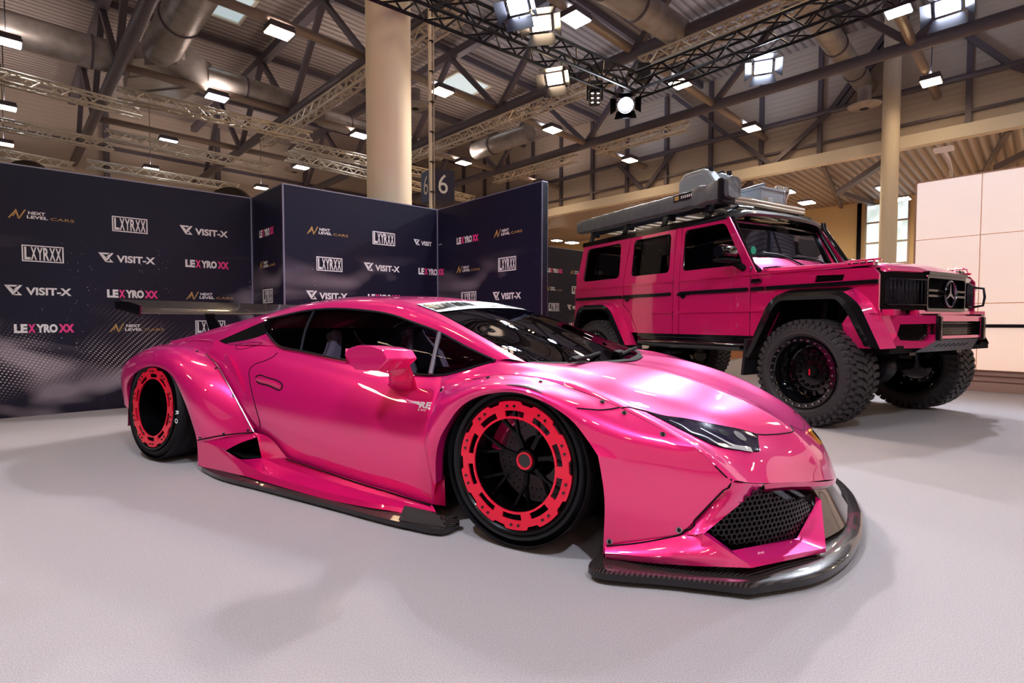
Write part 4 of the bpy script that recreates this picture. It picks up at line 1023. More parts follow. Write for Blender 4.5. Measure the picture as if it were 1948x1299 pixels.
# ---- glass
wt = [(-.93, -.535, 1.012), (-.875, -.3, 1.035), (-.86, 0, 1.043)]; wb = [(-.09, -.755, .731), (.08, -.42, .712), (.16, 0, .706)]
wm1 = [(-.64, -.59, .932), (-.54, -.33, .955), (-.50, 0, .962)]; wm2 = [(-.36, -.67, .827), (-.22, -.38, .836), (-.16, 0, .838)]
W4 = surf([wt, wm1, wm2, wb], 24, 24); full = [[(p[0], -p[1], p[2]) for p in r[::-1]][:-1] + [tuple(p) for p in r] for r in W4]
full = [r[::-1] for r in full]
mb = MB().grid(full); ws = mb.build('windscreen', m_wind, car)
mb = MB().grid([[(p[0] + .003, p[1], p[2] + .005) for p in r] for r in full[:6]]); sb = mb.build('sunstrip', m_strip, ws)
nf = len(full[0]); 
def ban(s_, v_): # banner coordinates: s 0..1 across, v 0..1 down the strip
    i = s_ * (nf - 1); k = min(nf - 2, int(i)); j = v_ * 5; q_ = min(4, int(j)); a = Vector(full[q_][k]).lerp(Vector(full[q_][k + 1]), i - k); b_ = Vector(full[q_ + 1][k]).lerp(Vector(full[q_ + 1][k + 1]), i - k)
    return a.lerp(b_, j - q_) + Vector((.005, 0, .009))
e0, e1q = ban(.2, .5), ban(.8, .5); flip = e0.y > e1q.y
tx = MB(); put_text(tx, 'WWW.LEXYROXX.DE',   .20, .12, .66, .66, lambda s, v: ban(s if not flip else 1 - s, .90 - v * .9), 0, .05)
tx.build('strip_lettering', m_gloss, ws, auto=0)
# side windows between rail and door line
gl_t = crom([(-2.052, -0.7, 0.929)] + [tuple(p) for p in g0[2:]], 40); gl_b = crom([(-1.908, -0.8, 0.846), (-1.766, -0.815, 0.768), (-1.572, -0.815, 0.745), (-1.215, -0.815, 0.705), (-0.7, -0.81, 0.652), (-0.517, -0.81, 0.656), (-0.383, -0.8, 0.692), (-0.241, -0.778, 0.734)], 40)
gi = [Vector((0, .012, -.004))] * 40
GS = [[p + Vector((0, .012, 0)) for p in gl_t], [a.lerp(b_, .5) + Vector((0, -.018, 0)) for a, b_ in zip(gl_t, gl_b)], [p + Vector((0, .012, 0)) for p in gl_b]]
GS = surf(GS, 40, 10)
both('side_window', MB().grid([r[8:31] for r in GS]), m_tint, car)
both('quarter_window', MB().grid([r[:9] for r in GS]), m_tint, car)
both('quarter_light', MB().grid([r[30:] for r in GS]), m_tint, car)
both('window_divider', MB().tube([GS[j][8] + Vector((0, -.004, 0)) for j in range(0, len(GS), 2)] + [GS[-1][8]], .009, 8), m_black, car)
both('window_divider', MB().tube([(-0.651, -0.675, 0.857), (-0.619, -0.755, 0.748), (-0.592, -0.822, 0.656)], .013, 8), m_steel, car)
both('window_seal', MB().tube([p + Vector((0, -.004, .0)) for p in gl_b] , .006, 6).tube([p + Vector((0, -.003, 0)) for p in gl_t], .007, 6), m_black, car)
# door mirror-side triangle below the quarter light: shoulder of the fender up to the pillar
tri = MB().grid(surf([[(-0.529, -0.815, 0.648), (-0.383, -0.8, 0.69), (-0.242, -0.775, 0.734), (-.13, -.76, .732)], [(-0.476, -0.895, 0.611), (-0.383, -0.885, 0.633), (-0.301, -0.875, 0.652), (-.06, -.82, .706)]], 16, 5))
both('cowl_shoulder', tri, m_pink, car)
# scoop behind the quarter window
sc = MB().grid(surf([[(-2.443, -0.79, 0.787), (-2.253, -0.71, 0.869), (-2.036, -0.665, 0.936)], [(-2.324, -0.8, 0.765), (-2.152, -0.74, 0.801), (-2.025, -0.72, 0.844)]], 14, 5))
both('scoop_opening', sc, M('scoop_black', rgb(5, 4, 6), .7, spec=.15), car)
sf = MB().grid(surf([[(-2.221, -0.862, 0.766), (-1.991, -0.835, 0.77), (-1.787, -0.8, 0.766)], [(-2.319, -0.81, 0.773), (-2.2, -0.775, 0.791), (-2.08, -0.75, 0.816), (-1.996, -0.74, 0.841)]], 12, 5))
both('scoop_floor', sf, m_pink, car)

# ---- interior
mb = MB(); mb.box((-1.25, 0, .30), (1.9, 1.5, .36)); mb.box((-2.0, 0, .62), (.1, 1.4, .5)); mb.box((-.35, 0, .50), (.5, 1.3, .26), bev=.08); mb.box((-.9, 0, .5), (.8, .26, .2), bev=.05)
mb.build('cabin_tub', m_matte, car)
mb = MB(); mb.grid(surf([[(-.60, -.62, .60), (-.60, 0, .62), (-.60, .62, .60)], [(-.42, -.66, .68), (-.42, 0, .69), (-.42, .66, .68)], [(-.1, -.68, .70), (0, 0, .69), (-.1, .68, .70)]], 16, 8))
mb.build('dashboard', M('dash_grey', rgb(150, 154, 164), .6), car)
for y in (-.36, .36):
    sh_ = MB(); 
    prof = [(-.22, .0), (-.26, .2), (-.24, .42), (-.15, .56), (-.10, .66), (-.10, .74), (.10, .74), (.10, .66), (.15, .56), (.24, .42), (.26, .2), (.22, 0)]
    sh_.prism([(-1.50 - .28 * b_, y + a, .42 + b_ * .60) for a, b_ in prof], (-.09, 0, -.03)); sh_.box((-1.32, y, .42), (.5, .46, .14), bev=.05)
    st = sh_.build('seat', m_seat, car, bevel=.02)
    s2_ = MB(); s2_.prism([(-1.488 - .28 * b_, y + a * .55, .424 + b_ * .60) for a, b_ in prof], (.004, 0, 0)); s2_.build('seat_insert', m_matte, st)
sw = MB().lathe([(.165 + .015 * cos(t_ * pi / 4), .015 * sin(t_ * pi / 4)) for t_ in range(9)], 32, axis='x', center=(-.78, .36, .66)); sw.box((-.78, .36, .66), (.02, .3, .05)); sw.build('steering_wheel', m_matte, car)
MB().tube([(-.72, .05, .69), (-.70, .05, .98)], .004, 6).box((-.70, 0, .99), (.02, .2, .05), bev=.01).build('inner_mirror', m_black, car)

# ---- underbody
mb = MB(); mb.prism([(.72, -.60, .05), (.45, -.55, .05), (-.45, -.55, .05), (-.5, -.93, .05), (-2.1, -.93, .05), (-2.15, -.5, .05), (-3.3, -.5, .05), (-3.3, .5, .05), (-2.15, .5, .05), (-2.1, .93, .05), (-.5, .93, .05), (-.45, .55, .05), (.45, .55, .05), (.72, .60, .05)], (0, 0, .14)); mb.build('underbody', m_matte, car)

# ---- wheels
def ring_mesh(R, rin, n=10, th=.012):
    m = MB(); steps = 180; rad = [rin, rin + (R - rin) * .12, rin + (R - rin) * .46, None]
    def ro_(a):
        f = (a / (2 * pi) * n) % 1
        return R * (.955 if f < .30 else 1.0 if f < .34 else 1.0)
    cols = []
    for k in range(steps):
        a = 2 * pi * k / steps
        rr = [rad[0], rad[1], rad[2], ro_(a)]
        cols.append([(r * cos(a), 0, r * sin(a)) for r in rr])
    vs = [v for c in cols for v in c]; fs = []
    for k in range(steps):
        f = (k / steps * n) % 1; k2 = (k + 1) % steps
        for i in range(3):
            if i == 1 and .12 <= f < .80: continue
            fs.append((k * 4 + i, k2 * 4 + i, k2 * 4 + i + 1, k * 4 + i + 1))
    m.add(vs, fs, 0, False); return m
def sports_wheel(x, y, z, side, R, w, rr, camber, steer, dish, letters=False):
    # side -1: outer face looks to -y; build for -y then mirror
    rotz = radians(steer); rotx = -radians(camber) * (1 if side < 0 else -1)
    def place(o): o.location = (x, y * (-1 if side > 0 else 1), z); o.rotation_euler = (rotx, 0, rotz); return o
    def mk(mb): 
        if side > 0: mb.v = [(a, -b_, c) for a, b_, c in mb.v]; mb.f = [f[::-1] for f in mb.f]
        return mb
    hw = w / 2; ri = rr + .012
    prof = [(ri, -hw + .012), (ri + .01, -hw - .004), (ri + (R - ri) * .5, -hw - .010), (R - .018, -hw + .008), (R - .004, -hw + .03), (R, -hw + .06), (R, hw - .06), (R - .004, hw - .03), (R - .018, hw - .008), (ri + (R - ri) * .5, hw + .010), (ri, hw - .01)]
    m = MB().lathe(prof, 72)
    # tread grooves as thin raised ribs
    for g in (-.5, -.17, .17, .5):
        m.lathe([(R - .001, g * w * .62 - .004), (R + .0015, g * w * .62 - .025), (R + .0015, g * w * .62 - .06), (R - .001, g * w * .62 - .066)], 72)
    ty_ = place(mk(m).build('tyre', m_rubber, car))
    if letters:
        t_ = MB(); rl = ri + (R - ri) * .5
        for k, ch in enumerate('RO'):
            a0 = radians(-2 - k * 9.5); 
            put_text(t_, ch, -.5, -.5, 1, 1, lambda u, v: ((rl + v * .036) * cos(a0 - u * .03 / rl * 1.0), -hw - .0125, (rl + v * .036) * sin(a0 - u * .03 / rl)), 0, .03)
        mk(t_).build('tyre_lettering', m_pw, ty_, auto=0)
    # rim: barrel, lip, spokes
    m = MB()
    m.lathe([(rr + .012, -hw + .01), (rr + .016, -hw - .012), (rr + .004, -hw - .016), (rr - .012, -hw + .0), (rr - .02, -hw + .03), (rr - .03, dish + .02), (rr - .03, hw - .02), (rr + .01, hw)], 64)
    m.lathe([(0, dish + .03), (.05, dish + .028), (.058, dish + .05)], 32)
    m.lathe([(0, dish - .012), (.045, dish - .012), (.055, dish + .0), (.06, dish + .05)], 32)
    for k in range(7):
        a = 2 * pi * k / 7 + .2
        def pp(r, da, h): return (r * cos(a + da), h, r * sin(a + da))
        m.bar(pp(.045, 0, dish + .01), pp(.11, 0, dish + .005), .018, .022, up=(0, 1, 0))
        for s in (-1, 1): m.bar(pp(.105, 0, dish + .005), pp(rr - .028, s * .2, dish - .028), .011, .02, up=(0, 1, 0))
    rim = place(mk(m).build('rim', m_spoke, car))
    rg = ring_mesh(rr * .985, rr * .715); 
    mk(rg)
    o = rg.build('beadlock_ring', m_ring, rim, thick=.008, off=0); o.location = (0, (-hw - .010) * (-side), 0)
    bt_ = MB()
    for k in range(10):
        for d in (.02, .08):
            a = 2 * pi * (k + (.50 if d < .05 else .72)) / 10
            bt_.lathe([(0, -hw - .02), (.0055, -hw - .02), (.0055, -hw - .008)], 10, center=(rr * .91 * cos(a), 0, rr * .91 * sin(a)))
    bt_.lathe([(rr * .90, -hw - .0085), (rr * .92, -hw - .0085)], 60)
    mk(bt_).build('ring_bolts', m_gloss, rim)
    hc = MB().lathe([(.0, dish - .018), (.028, dish - .018), (.030, dish - .024), (.037, dish - .024), (.038, dish - .012)], 32); mk(hc).build('hub_ring', m_ring, rim)
    hc = MB().lathe([(0, dish - .020), (.027, dish - .0195), (.028, dish - .01)], 28); mk(hc).build('hub_cap', m_gloss, rim)
    dk = MB().lathe([(.09, dish + .10), (rr * .76, dish + .10), (rr * .76, dish + .125), (.09, dish + .125)], 60)
    for k in range(40):
        for q_ in (.55, .68):
            a = 2 * pi * (k + (q_ > .6) * .5) / 40; dk.lathe([(0, dish + .098), (.004, dish + .098)], 6, mi=1, center=(rr * q_ * cos(a), 0, rr * q_ * sin(a)))
    mk(dk).build('brake_disc', [m_steel, m_matte], rim)
    cp = MB(); a = 2.6
    for j in range(7):
        a = 2.1 + j * .14; cp.box((rr * .72 * cos(a), dish + .10, rr * .72 * sin(a)), (.05, .09, .05), (0, -a, 0), bev=.008)
    mk(cp).build('brake_caliper', m_pinkdeep, rim)
for side in (-1, 1):
    sports_wheel(0.0, -.895, .3305, side, .3235, .245, .262, -3.0 if 0 else 3.0, 0.0, -.02, False)
    sports_wheel(-2.70, -.915, .3445, side, .335, .33, .262, 3.5, 0, .06, side < 0)

# ---- door mirrors
def mirror_mesh():
    m = MB()
    # housing lofted along y from the arm side to the outer tip
    secs = []
    for t_, y in ((0, -.985), (.15, -.99), (.5, -1.05), (.85, -1.12), (1, -1.15)):
        x0 = -.53 - .02 * t_ ; x1 = -.80 - .04 * t_; zt = .795 + .018 * t_; zb = .70 - .008 * t_; k = .9 if t_ in (0, 1) else 1
        cxx, czz = (x0 + x1) / 2, (zt + zb) / 2; hx, hz = (x0 - x1) / 2 * k, (zt - zb) / 2 * k
        pts = [(1.0, .0), (.80, .72), (.3, .98), (-.4, 1.0), (-.85, .72), (-1.04, .2), (-1.02, .12), (-.55, -1), (.55, -1), (.98, -.12)]
        secs.append([(cxx + a * hx, y, czz + b_ * hz) for a, b_ in pts])
    m.grid([r + [r[0]] for r in secs]); m.add(secs[-1], [tuple(range(10))], 0, False); m.add(secs[0], [tuple(range(10))[::-1]], 0, False)
    return m
mo = both('door_mirror', mirror_mesh(), m_pink, car, subsurf=0)
for o_, sgn in zip(mo, (1, -1)):
    o_.modifiers.new('round', 'BEVEL').width = .008
    m = MB(); path = [(-.735, -.865 * sgn, .585), (-.70, -.90 * sgn, .60), (-.655, -.96 * sgn, .655), (-.64, -1.0 * sgn, .715)]
    m.tube(path, .07, 12, flat=.32, rfun=lambda t_: 1.1 - .3 * t_, up=(1, 0, 0)); m.build('mirror_arm', m_pinkdeep, o_)
    m = MB(); m.add([(-.845, -1.0 * sgn, .72), (-.845, -1.13 * sgn, .72), (-.845, -1.13 * sgn, .79), (-.845, -1.0 * sgn, .79)], [(0, 1, 2, 3)], 0, False); m.build('mirror_glass', m_chrome, o_)

# ---- rear wing
wm = MB(); sec = [(0, -.022), (-.02, -.008), (-.10, .020), (-.22, .055), (-.30, .082), (-.305, .076), (-.2, .030), (-.08, -.012), (-.02, -.030)]
wr = [[(-3.27 + a, y, 1.005 + b_) for a, b_ in sec] for y in (-.90, -.45, 0, .45, .90)]
wm.grid([r + [r[0]] for r in wr]); wg = wm.build('rear_wing', m_carbon, car)
for s in (-1, 1):
    MB().prism([(-3.24, s * .90, .965), (-3.22, s * .90, 1.03), (-3.40, s * .90, 1.065), (-3.62, s * .90, 1.075), (-3.60, s * .90, 1.015), (-3.40, s * .90, .985)], (0, s * .012, 0)).build('wing_end_plate', m_gloss, wg)
    MB().prism([(-3.30, s * .33, .985), (-3.42, s * .33, .995), (-3.36, s * .33, .86), (-3.24, s * .33, .77), (-3.10, s * .33, .77)], (0, s * .014, 0)).build('wing_strut', m_gloss, wg)

# ---- fine parts of the sports car laid on its skin
from mathutils.bvhtree import BVHTree
bpy.context.view_layer.update()
_dg = bpy.context.evaluated_depsgraph_get()
def skin(names):
    V, F = [], []
    for o in car.children:
        if o.type == 'MESH' and o.name.split('.')[0] in names:
            k = len(V); V += [v.co.copy() for v in o.data.vertices]; F += [[i + k for i in p.vertices] for p in o.data.polygons]
    return BVHTree.FromPolygons(V, F)
def drape(tree, p, off, out=Vector((0, -1, .35))):
    q, nr, _, _ = tree.find_nearest(Vector(p))
    if nr.dot(out) < 0: nr = -nr
    return q + nr * off, nr
sk_f = skin({'hood_and_fenders', 'front_over_fender', 'bumper_corner', 'nose_lip'}); sk_d = skin({'door', 'rear_quarter_panel', 'rear_shoulder', 'rear_over_fender', 'scoop_floor'})
def line(tree, pts, r=.0022, n=40, off=.0, sides=(-1, 1), name='panel_gap', mat=None):
    P = [drape(tree, p, off)[0] for p in crom(pts, n)]
    return both(name, MB().tube(P, r, 6), mat or m_matte, car)
# headlamp
U = crom([(.481, -.818, .563), (.536, -.786, .547), (.604, -.724, .531), (.676, -.666, .511), (.746, -.594, .49), (.799, -.533, .471), (.843, -.490, .452)], 30)
Lw = crom([(.481, -.818, .563), (.544, -.818, .537), (.596, -.815, .514), (.645, -.803, .491), (.697, -.783, .465), (.742, -.755, .443), (.779, -.717, .433), (.812, -.68, .424), (.835, -.646, .416), (.858, -.602, .409)], 30)
m_hl = M('headlamp_black', rgb(34, 26, 52), .08, .2, coat=1)
rowsH = [[drape(sk_f, a.lerp(b_, j / 10), .0035)[0] for a, b_ in zip(U, Lw)] for j in range(11)]
hls = both('headlamp', MB().grid(rowsH), m_hl, car)
def strip(pts, w0, w1, name, mat, par):
    P = [drape(sk_f, p, .006) for p in crom(pts, 20)]; L_, R_ = [], []
    for i, (p, nr) in enumerate(P):
        t_ = (P[min(i + 1, 19)][0] - P[max(i - 1, 0)][0]).normalized(); s_ = t_.cross(nr).normalized() * (w0 + (w1 - w0) * i / 19)
        L_.append(p + s_); R_.append(p - s_)
    for k, o_ in enumerate(par):
        m = MB().grid([[(a.x, a.y * (1 if k == 0 else -1), a.z) for a in r] for r in (L_, R_)]); m.build(name, mat, o_)
m_drl = M('light_guide', rgb(176, 176, 190), .25, .3, coat=1)
strip([(.664, -.735, .50), (.72, -.722, .472), (.78, -.70, .44), (.834, -.637, .421)], .003, .009, 'light_guide', m_drl, hls)
strip([(.64, -.797, .493), (.69, -.765, .474), (.735, -.752, .45), (.80, -.69, .428), (.84, -.645, .418)], .004, .007, 'light_guide', m_drl, hls)
strip([(.56, -.80, .53), (.60, -.79, .512), (.64, -.797, .493)], .001, .004, 'light_guide', m_drl, hls)
for (x, y, z, r_) in ((.79, -.60, .46, .028), (.735, -.66, .475, .022)):
    q, nr = drape(sk_f, (x, y, z), .005)
    for k, o_ in enumerate(hls):
        s_ = 1 if k == 0 else -1; a = nr.orthogonal().normalized(); b_ = nr.cross(a)
        m = MB(); vs = [q + (a * cos(t_ * pi / 12) + b_ * sin(t_ * pi / 12)) * r_ for t_ in range(24)]
        m.add([(v.x, v.y * s_, v.z) for v in vs], [tuple(range(24))], 0, False); m.build('projector', m_chrome if r_ > .025 else m_gloss, o_)
line(sk_f, [U[0]] + [tuple(p) for p in U[4::5]] + [tuple(U[-1])], .003, 30, .002); line(sk_f, [tuple(p) for p in Lw[::4]] + [tuple(Lw[-1])], .003, 40, .002)
line(sk_f, [tuple(U[-1]), (.855, -.55, .432), tuple(Lw[-1])], .003, 10, .002)
# seams
line(sk_f, [tuple(p) for p in seam[1:]] + [(.798, -.882, .363)], .0028, 60, .001)
line(sk_f, [(.798, -.888, .362), (.794, -.892, .34), (.735, -.925, .262), (.66, -.952, .175), (.63, -.960, .155), (.52, -1.0, .118), (.40, -1.038, .095)], .003, 50, .001)
line(sk_f, [(.276, -1.026, .6), (.346, -.981, .597), (.398, -.909, .587), (.445, -.843, .573), (.482, -.812, .564)], .0028, 24, .001)
line(sk_f, [(.843, -.485, .453), (.868, -.448, .447), (.89, -.412, .444), (.927, -.349, .44), (.964, -.26, .437), (.955, -.20, .455)], .0028, 24, .0005)
line(sk_f, [(.955, -.20, .455), (1.0, -.10, .42), (1.005, 0, .415)], .0022, 14, -.0005)
line(sk_d, [(-1.749, -.962, .295), (-1.747, -.967, .334), (-1.792, -.966, .434), (-1.844, -.951, .506), (-1.891, -.932, .569), (-1.921, -.912, .624), (-1.887, -.894, .659), (-1.826, -.882, .677), (-1.767, -.857, .705), (-1.76, -.834, .728)], .0026, 50, .0008)
line(sk_d, [(-2.143, -.862, .744), (-2.147, -.842, .785), (-2.06, -.815, .80), (-2.007, -.812, .80), (-1.953, -.809, .795), (-1.958, -.818, .775), (-2.019, -.838, .756), (-2.09, -.857, .74), (-2.143, -.862, .744)], .0018, 50, .0008)
# chrome edge along the rear flare, black edge along its foot
both('flare_edging', MB().tube([Vector(p) + Vector((0, -.004, .002)) for p in crom([(-1.773, -0.985, 0.272), (-1.958, -0.978, 0.457), (-2.074, -0.968, 0.561), (-2.2, -0.945, 0.641), (-2.397, -0.905, 0.705)], 40)], .0045, 6), m_pw if 0 else m_chrome, car)
both('flare_foot_edge', MB().tube([Vector(p) + Vector((0, -.004, 0)) for p in crom([(-2.18, -1.085, 0.198), (-1.978, -1.045, 0.242), (-1.77, -0.99, 0.273)], 20)], .004, 6), m_matte, car)
both('door_bottom_gap', MB().tube([Vector(p) + Vector((0, -.010, 0)) for p in crom([(-1.494, -0.972, 0.151), (-1.262, -0.972, 0.134), (-0.943, -0.975, 0.108), (-0.658, -0.978, 0.092), (-0.46, -0.978, 0.077)], 30)], .0035, 6), m_matte, car)
# bolts
def bolt(tree, p, r=.011):
    q, nr = drape(tree, p, .001); a = nr.orthogonal().normalized(); b_ = nr.cross(a); out = []
    for r_, h, mi in ((r, .002, 0), (r * .62, .006, 1)):
        base = [q + (a * cos(t_ * pi / 8) + b_ * sin(t_ * pi / 8)) * r_ for t_ in range(16)]; top = [v + nr * h for v in base]
        out.append((base, top, mi))
    m = MB()
    for base, top, mi in out: m.add(base + top, [tuple(range(16, 32))] + [(k, (k + 1) % 16, 16 + (k + 1) % 16, 16 + k) for k in range(16)], mi, False)
    both('bolt', m, [m_chrome, m_black], car)
for p in ((-.44, -.93, .60), (-.2, -.905, .665), (.062, -.91, .674), (.334, -.915, .605), (.425, -.925, .573), (.575, -.941, .514), (.782, -.895, .366), (.640, -.962, .178), (.412, -1.042, .115)): bolt(sk_f, p)
for p in ((-2.474, -.92, .718), (-2.201, -.954, .622), (-1.997, -.971, .465), (-1.835, -.975, .275), (-1.992, -1.036, .248), (-2.17, -1.07, .215)): bolt(sk_d, p, .009)
# door handle, decal
hp = [(-1.838, -.926, .586), (-1.817, -.921, .598), (-1.72, -.925, .587), (-1.623, -.93, .574), (-1.571, -.939, .55), (-1.577, -.948, .528), (-1.69, -.94, .543), (-1.812, -.935, .559), (-1.838, -.926, .586)]
line(sk_d, hp, .0035, 60, .001)
ht = crom([hp[0], hp[2], hp[4]], 12); hb = crom([hp[7], hp[6], hp[5]], 12)
both('door_handle', MB().grid([[drape(sk_d, a.lerp(b_, .15), .003)[0] for a, b_ in zip(ht, hb)], [drape(sk_d, a.lerp(b_, .5), .009)[0] for a, b_ in zip(ht, hb)], [drape(sk_d, a.lerp(b_, .85), .003)[0] for a, b_ in zip(ht, hb)]]), m_pinkdeep, car)
m = MB(); Pd = lambda s, z: drape(sk_d, (-.60 + s, -.935, .50 + z), .002)[0]
put_text(m, 'RE', .03, .008, .068, .036, Pd, 0, .04); put_text(m, 'E NT', .03, -.008, .05, .010, Pd, 0, .02)
m.add([Pd(-.05, .035), Pd(.02, .045), Pd(.035, .02), Pd(.0, .03)], [(0, 1, 2, 3)], 0, False); m.build('door_decal', m_pw, car, auto=0)
# wipers and cowl
mb = MB(); mb.grid([crom([(-.10, -.742, .735), (.06, -.42, .718), (.14, 0, .712)], 16), crom([(-.03, -.70, .726), (.12, -.41, .712), (.19, 0, .703)], 16)]); both('cowl_grille', mb, m_matte, car)
for y0, y1 in ((-.62, -.20), (-.02, .45)):
    mb = MB(); mb.tube([(.06 + (0 if y0 < -.3 else .05), y0, .735), (.075, (y0 + y1) / 2, .742), (.05, y1, .748)], .010, 8); mb.box((.062, y0 + .10, .742), (.03, .16, .012), (0, .3, .12), bev=.004); mb.build('wiper', m_matte, car)

# ================================================================ TALL PINK OFF-ROADER
# local frame: x forward, y left, z up, origin on the floor under the front axle
m_pink2 = candy('pink_foil_truck', rgb(240, 24, 108), .32, .45)
m_rubber2 = M('knobbly_rubber', rgb(52, 48, 50), .6, spec=.4)
m_darkgl = glass('dark_glass', (.09, .09, .11))
m_lid = M('carbon_flare', rgb(17, 15, 19), .12, 0, coat=0, spec=.5)
suv = thing('off_road_truck', 'tall boxy pink off-roader on huge knobbly tyres with a loaded roof rack', 'car', (3.498, 5.091, 0), -1.048)

def plate(mb, outline, holes=(), f=None, mi=0):
    """flat sheet with holes; outline and holes in (x, z), f maps (x, z) to 3D"""
    bm = bmesh.new()
    def loop(pts):
        vs = [bm.verts.new((x, 0, z)) for x, z in pts]
        for i in range(len(vs)): bm.edges.new((vs[i], vs[(i + 1) % len(vs)]))
    loop(outline)
    for h in holes: loop(h)
    bmesh.ops.triangle_fill(bm, use_beauty=True, use_dissolve=False, edges=bm.edges[:], normal=(0, -1, 0))
    bm.verts.index_update()
    mb.add([f(v.co.x, v.co.z) for v in bm.verts], [[v.index for v in q.verts] for q in bm.faces], mi, False)
    bm.free(); return mb
def rrect(x0, z0, x1, z1, r=.05, sk=0.0, n=5, x1t=None):
    """rounded window outline; x1t moves the top front corner"""
    x1t = x1 if x1t is None else x1t
    P = [Vector((x0, z0)), Vector((x1, z0)), Vector((x1t, z1)), Vector((x0 + sk, z1))]
    out = []
    for i in range(4):
        p, a, b_ = P[i], P[i - 1], P[(i + 1) % 4]
        u = (a - p).normalized() * r; v = (b_ - p).normalized() * r
        for k in range(n + 1):
            t_ = k / n; q = (p + u).lerp(p, t_).lerp(p.lerp(p + v, t_), t_); out.append((q.x, q.y))
    return out
ZC = 1.385
ysd = lambda z: -.90 if z <= ZC else -.90 + (z - ZC) * .085
fy = lambda x, z: (x, ysd(z), z)
FA = [(-.60, .60), (-.52, .66), (-.33, 1.05), (-.27, 1.11), (.24, 1.11), (.34, .97), (.47, .72)]     # front arch opening
RA = [(-3.36, .80), (-3.27, 1.03), (-3.22, 1.09), (-2.75, 1.09), (-2.66, 1.02), (-2.42, .62)]
def panel(name, parts, thick=.02, mat=None):
    mb = MB()
    for o_, h in parts: plate(mb, o_, h, fy)
    return both(name, mb, mat or m_pink2, suv, thick=thick, off=1)
W1 = rrect(-1.535, 1.49, -.745, 1.955, .06, .0, x1t=-1.0); W2 = rrect(-2.375, 1.49, -1.735, 1.952, .06, .02); W3 = rrect(-3.37, 1.487, -2.60, 1.95, .07, .06)
panel('front_door', [([(-1.565, .775), (-.66, .775), (-.66, ZC), (-1.565, ZC)], []), ([(-1.565, ZC), (-.665, ZC), (-.70, 1.47), (-.965, 1.99), (-1.565, 1.99)], [W1])])
panel('rear_door', [([(-1.665, .775), (-1.665, ZC), (-2.505, ZC), (-2.505, 1.15), (-2.36, 1.02), (-2.235, .775)], []), ([(-1.665, ZC), (-1.665, 1.99), (-2.42, 1.99), (-2.505, ZC)], [W2])])
panel('b_pillar', [([(-1.655, .775), (-1.575, .775), (-1.575, ZC), (-1.655, ZC)], []), ([(-1.655, ZC), (-1.575, ZC), (-1.575, 2.0), (-1.655, 2.0)], [])])
panel('rear_quarter', [([(-2.515, ZC), (-3.53, ZC), (-3.545, 1.0), (-3.54, .80), (-3.36, .80), (-3.27, 1.03), (-3.22, 1.09), (-2.75, 1.09), (-2.66, 1.02), (-2.5, .78), (-2.245, .78), (-2.37, 1.02), (-2.515, 1.14)], []),
                       ([(-2.515, ZC), (-2.43, 2.0), (-3.40, 2.0), (-3.53, ZC)], [W3])])
panel('front_fender', [([(-.65, .775), (-.65, ZC + .012), (.46, ZC - .03), (.50, 1.30), (.50, 1.03), (.52, .97), (.52, .80), (.45, .78), (.34, .97), (.24, 1.11), (-.27, 1.11), (-.33, 1.05), (-.46, .78)], [[(-.02, 1.265), (.22, 1.265), (.235, 1.315), (-.005, 1.325)]])])
panel('a_pillar_skin', [([(-.655, ZC + .0), (-.60, ZC + .02), (-.955, 2.01), (-.985, 2.01), (-.70, 1.47)], [])])
# creases, mouldings, gutters
mb = MB()
for (x0, x1) in ((-3.53, -2.515), (-2.505, -1.665), (-1.565, -.66), (-.65, .46)):
    mb.bar((x0, -.921, ZC), (x1, -.921, ZC), .026, .020)
for (x0, x1) in ((-2.37, -1.665), (-1.565, -.66), (-.65, -.36)): mb.bar((x0, -.921, 1.025), (x1, -.921, 1.025), .026, .020)
both('pressed_crease', mb, m_pink2, suv)
for (x0, x1) in ((-3.50, -2.53), (-2.49, -1.69), (-1.55, -.675), (-.64, -.50), (-.48, .50)):
    mb = MB(); mb.box(((x0 + x1) / 2, -.928, 1.238), (x1 - x0, .03, .040), bev=.008); both('rubbing_strip', mb, m_lid, suv)
for (x, z) in ((-1.50, 1.225), (-2.42, 1.222)):
    mb = MB(); mb.box((x, -.925, z + .004), (.17, .04, .035), bev=.012); mb.lathe([(0, -.93), (.035, -.93), (.045, -.905)], 20, center=(x - .01, 0, z - .012)); both('door_handle', mb, m_gloss, suv)
for (x, z) in ((-.655, 1.42), (-.655, .98), (-1.66, 1.36), (-1.66, .98)):
    mb = MB(); mb.tube([(x, -.905, z - .05), (x, -.905, z + .05)], .014, 10); both('door_hinge', mb, m_gloss, suv)
mb = MB(); mb.box((-.58, -.93, 1.315), (.10, .05, .045), bev=.018); both('side_indicator', mb, m_lens if 0 else m_gloss, suv)
mb = MB()
for k in range(4): mb.box((.105, -.90, 1.275 + k * .013), (.22, .012, .004), (.5, 0, 0))
plate(mb, [(-.02, 1.265), (.22, 1.265), (.235, 1.315), (-.005, 1.325)], (), lambda x, z: (x, -.885, z)); 
for p, q in (((-.03, 1.26), (.23, 1.26)), ((.23, 1.26), (.245, 1.32)), ((.245, 1.32), (-.01, 1.33)), ((-.01, 1.33), (-.03, 1.26))): mb.bar((p[0], -.905, p[1]), (q[0], -.905, q[1]), .012, .012)
both('fender_vent', mb, m_matte, suv)
# windows
for nm, o_ in (('front_side_window', W1), ('rear_side_window', W2), ('cargo_window', W3)):
    mb = MB(); plate(mb, o_, (), lambda x, z: (x, ysd(z) + .012, z)); both(nm, mb, m_darkgl, suv)
    mb = MB(); mb.tube([(x, ysd(z) - .003, z) for x, z in o_], .011, 6, closed=True); both('window_rubber', mb, m_gloss, suv)
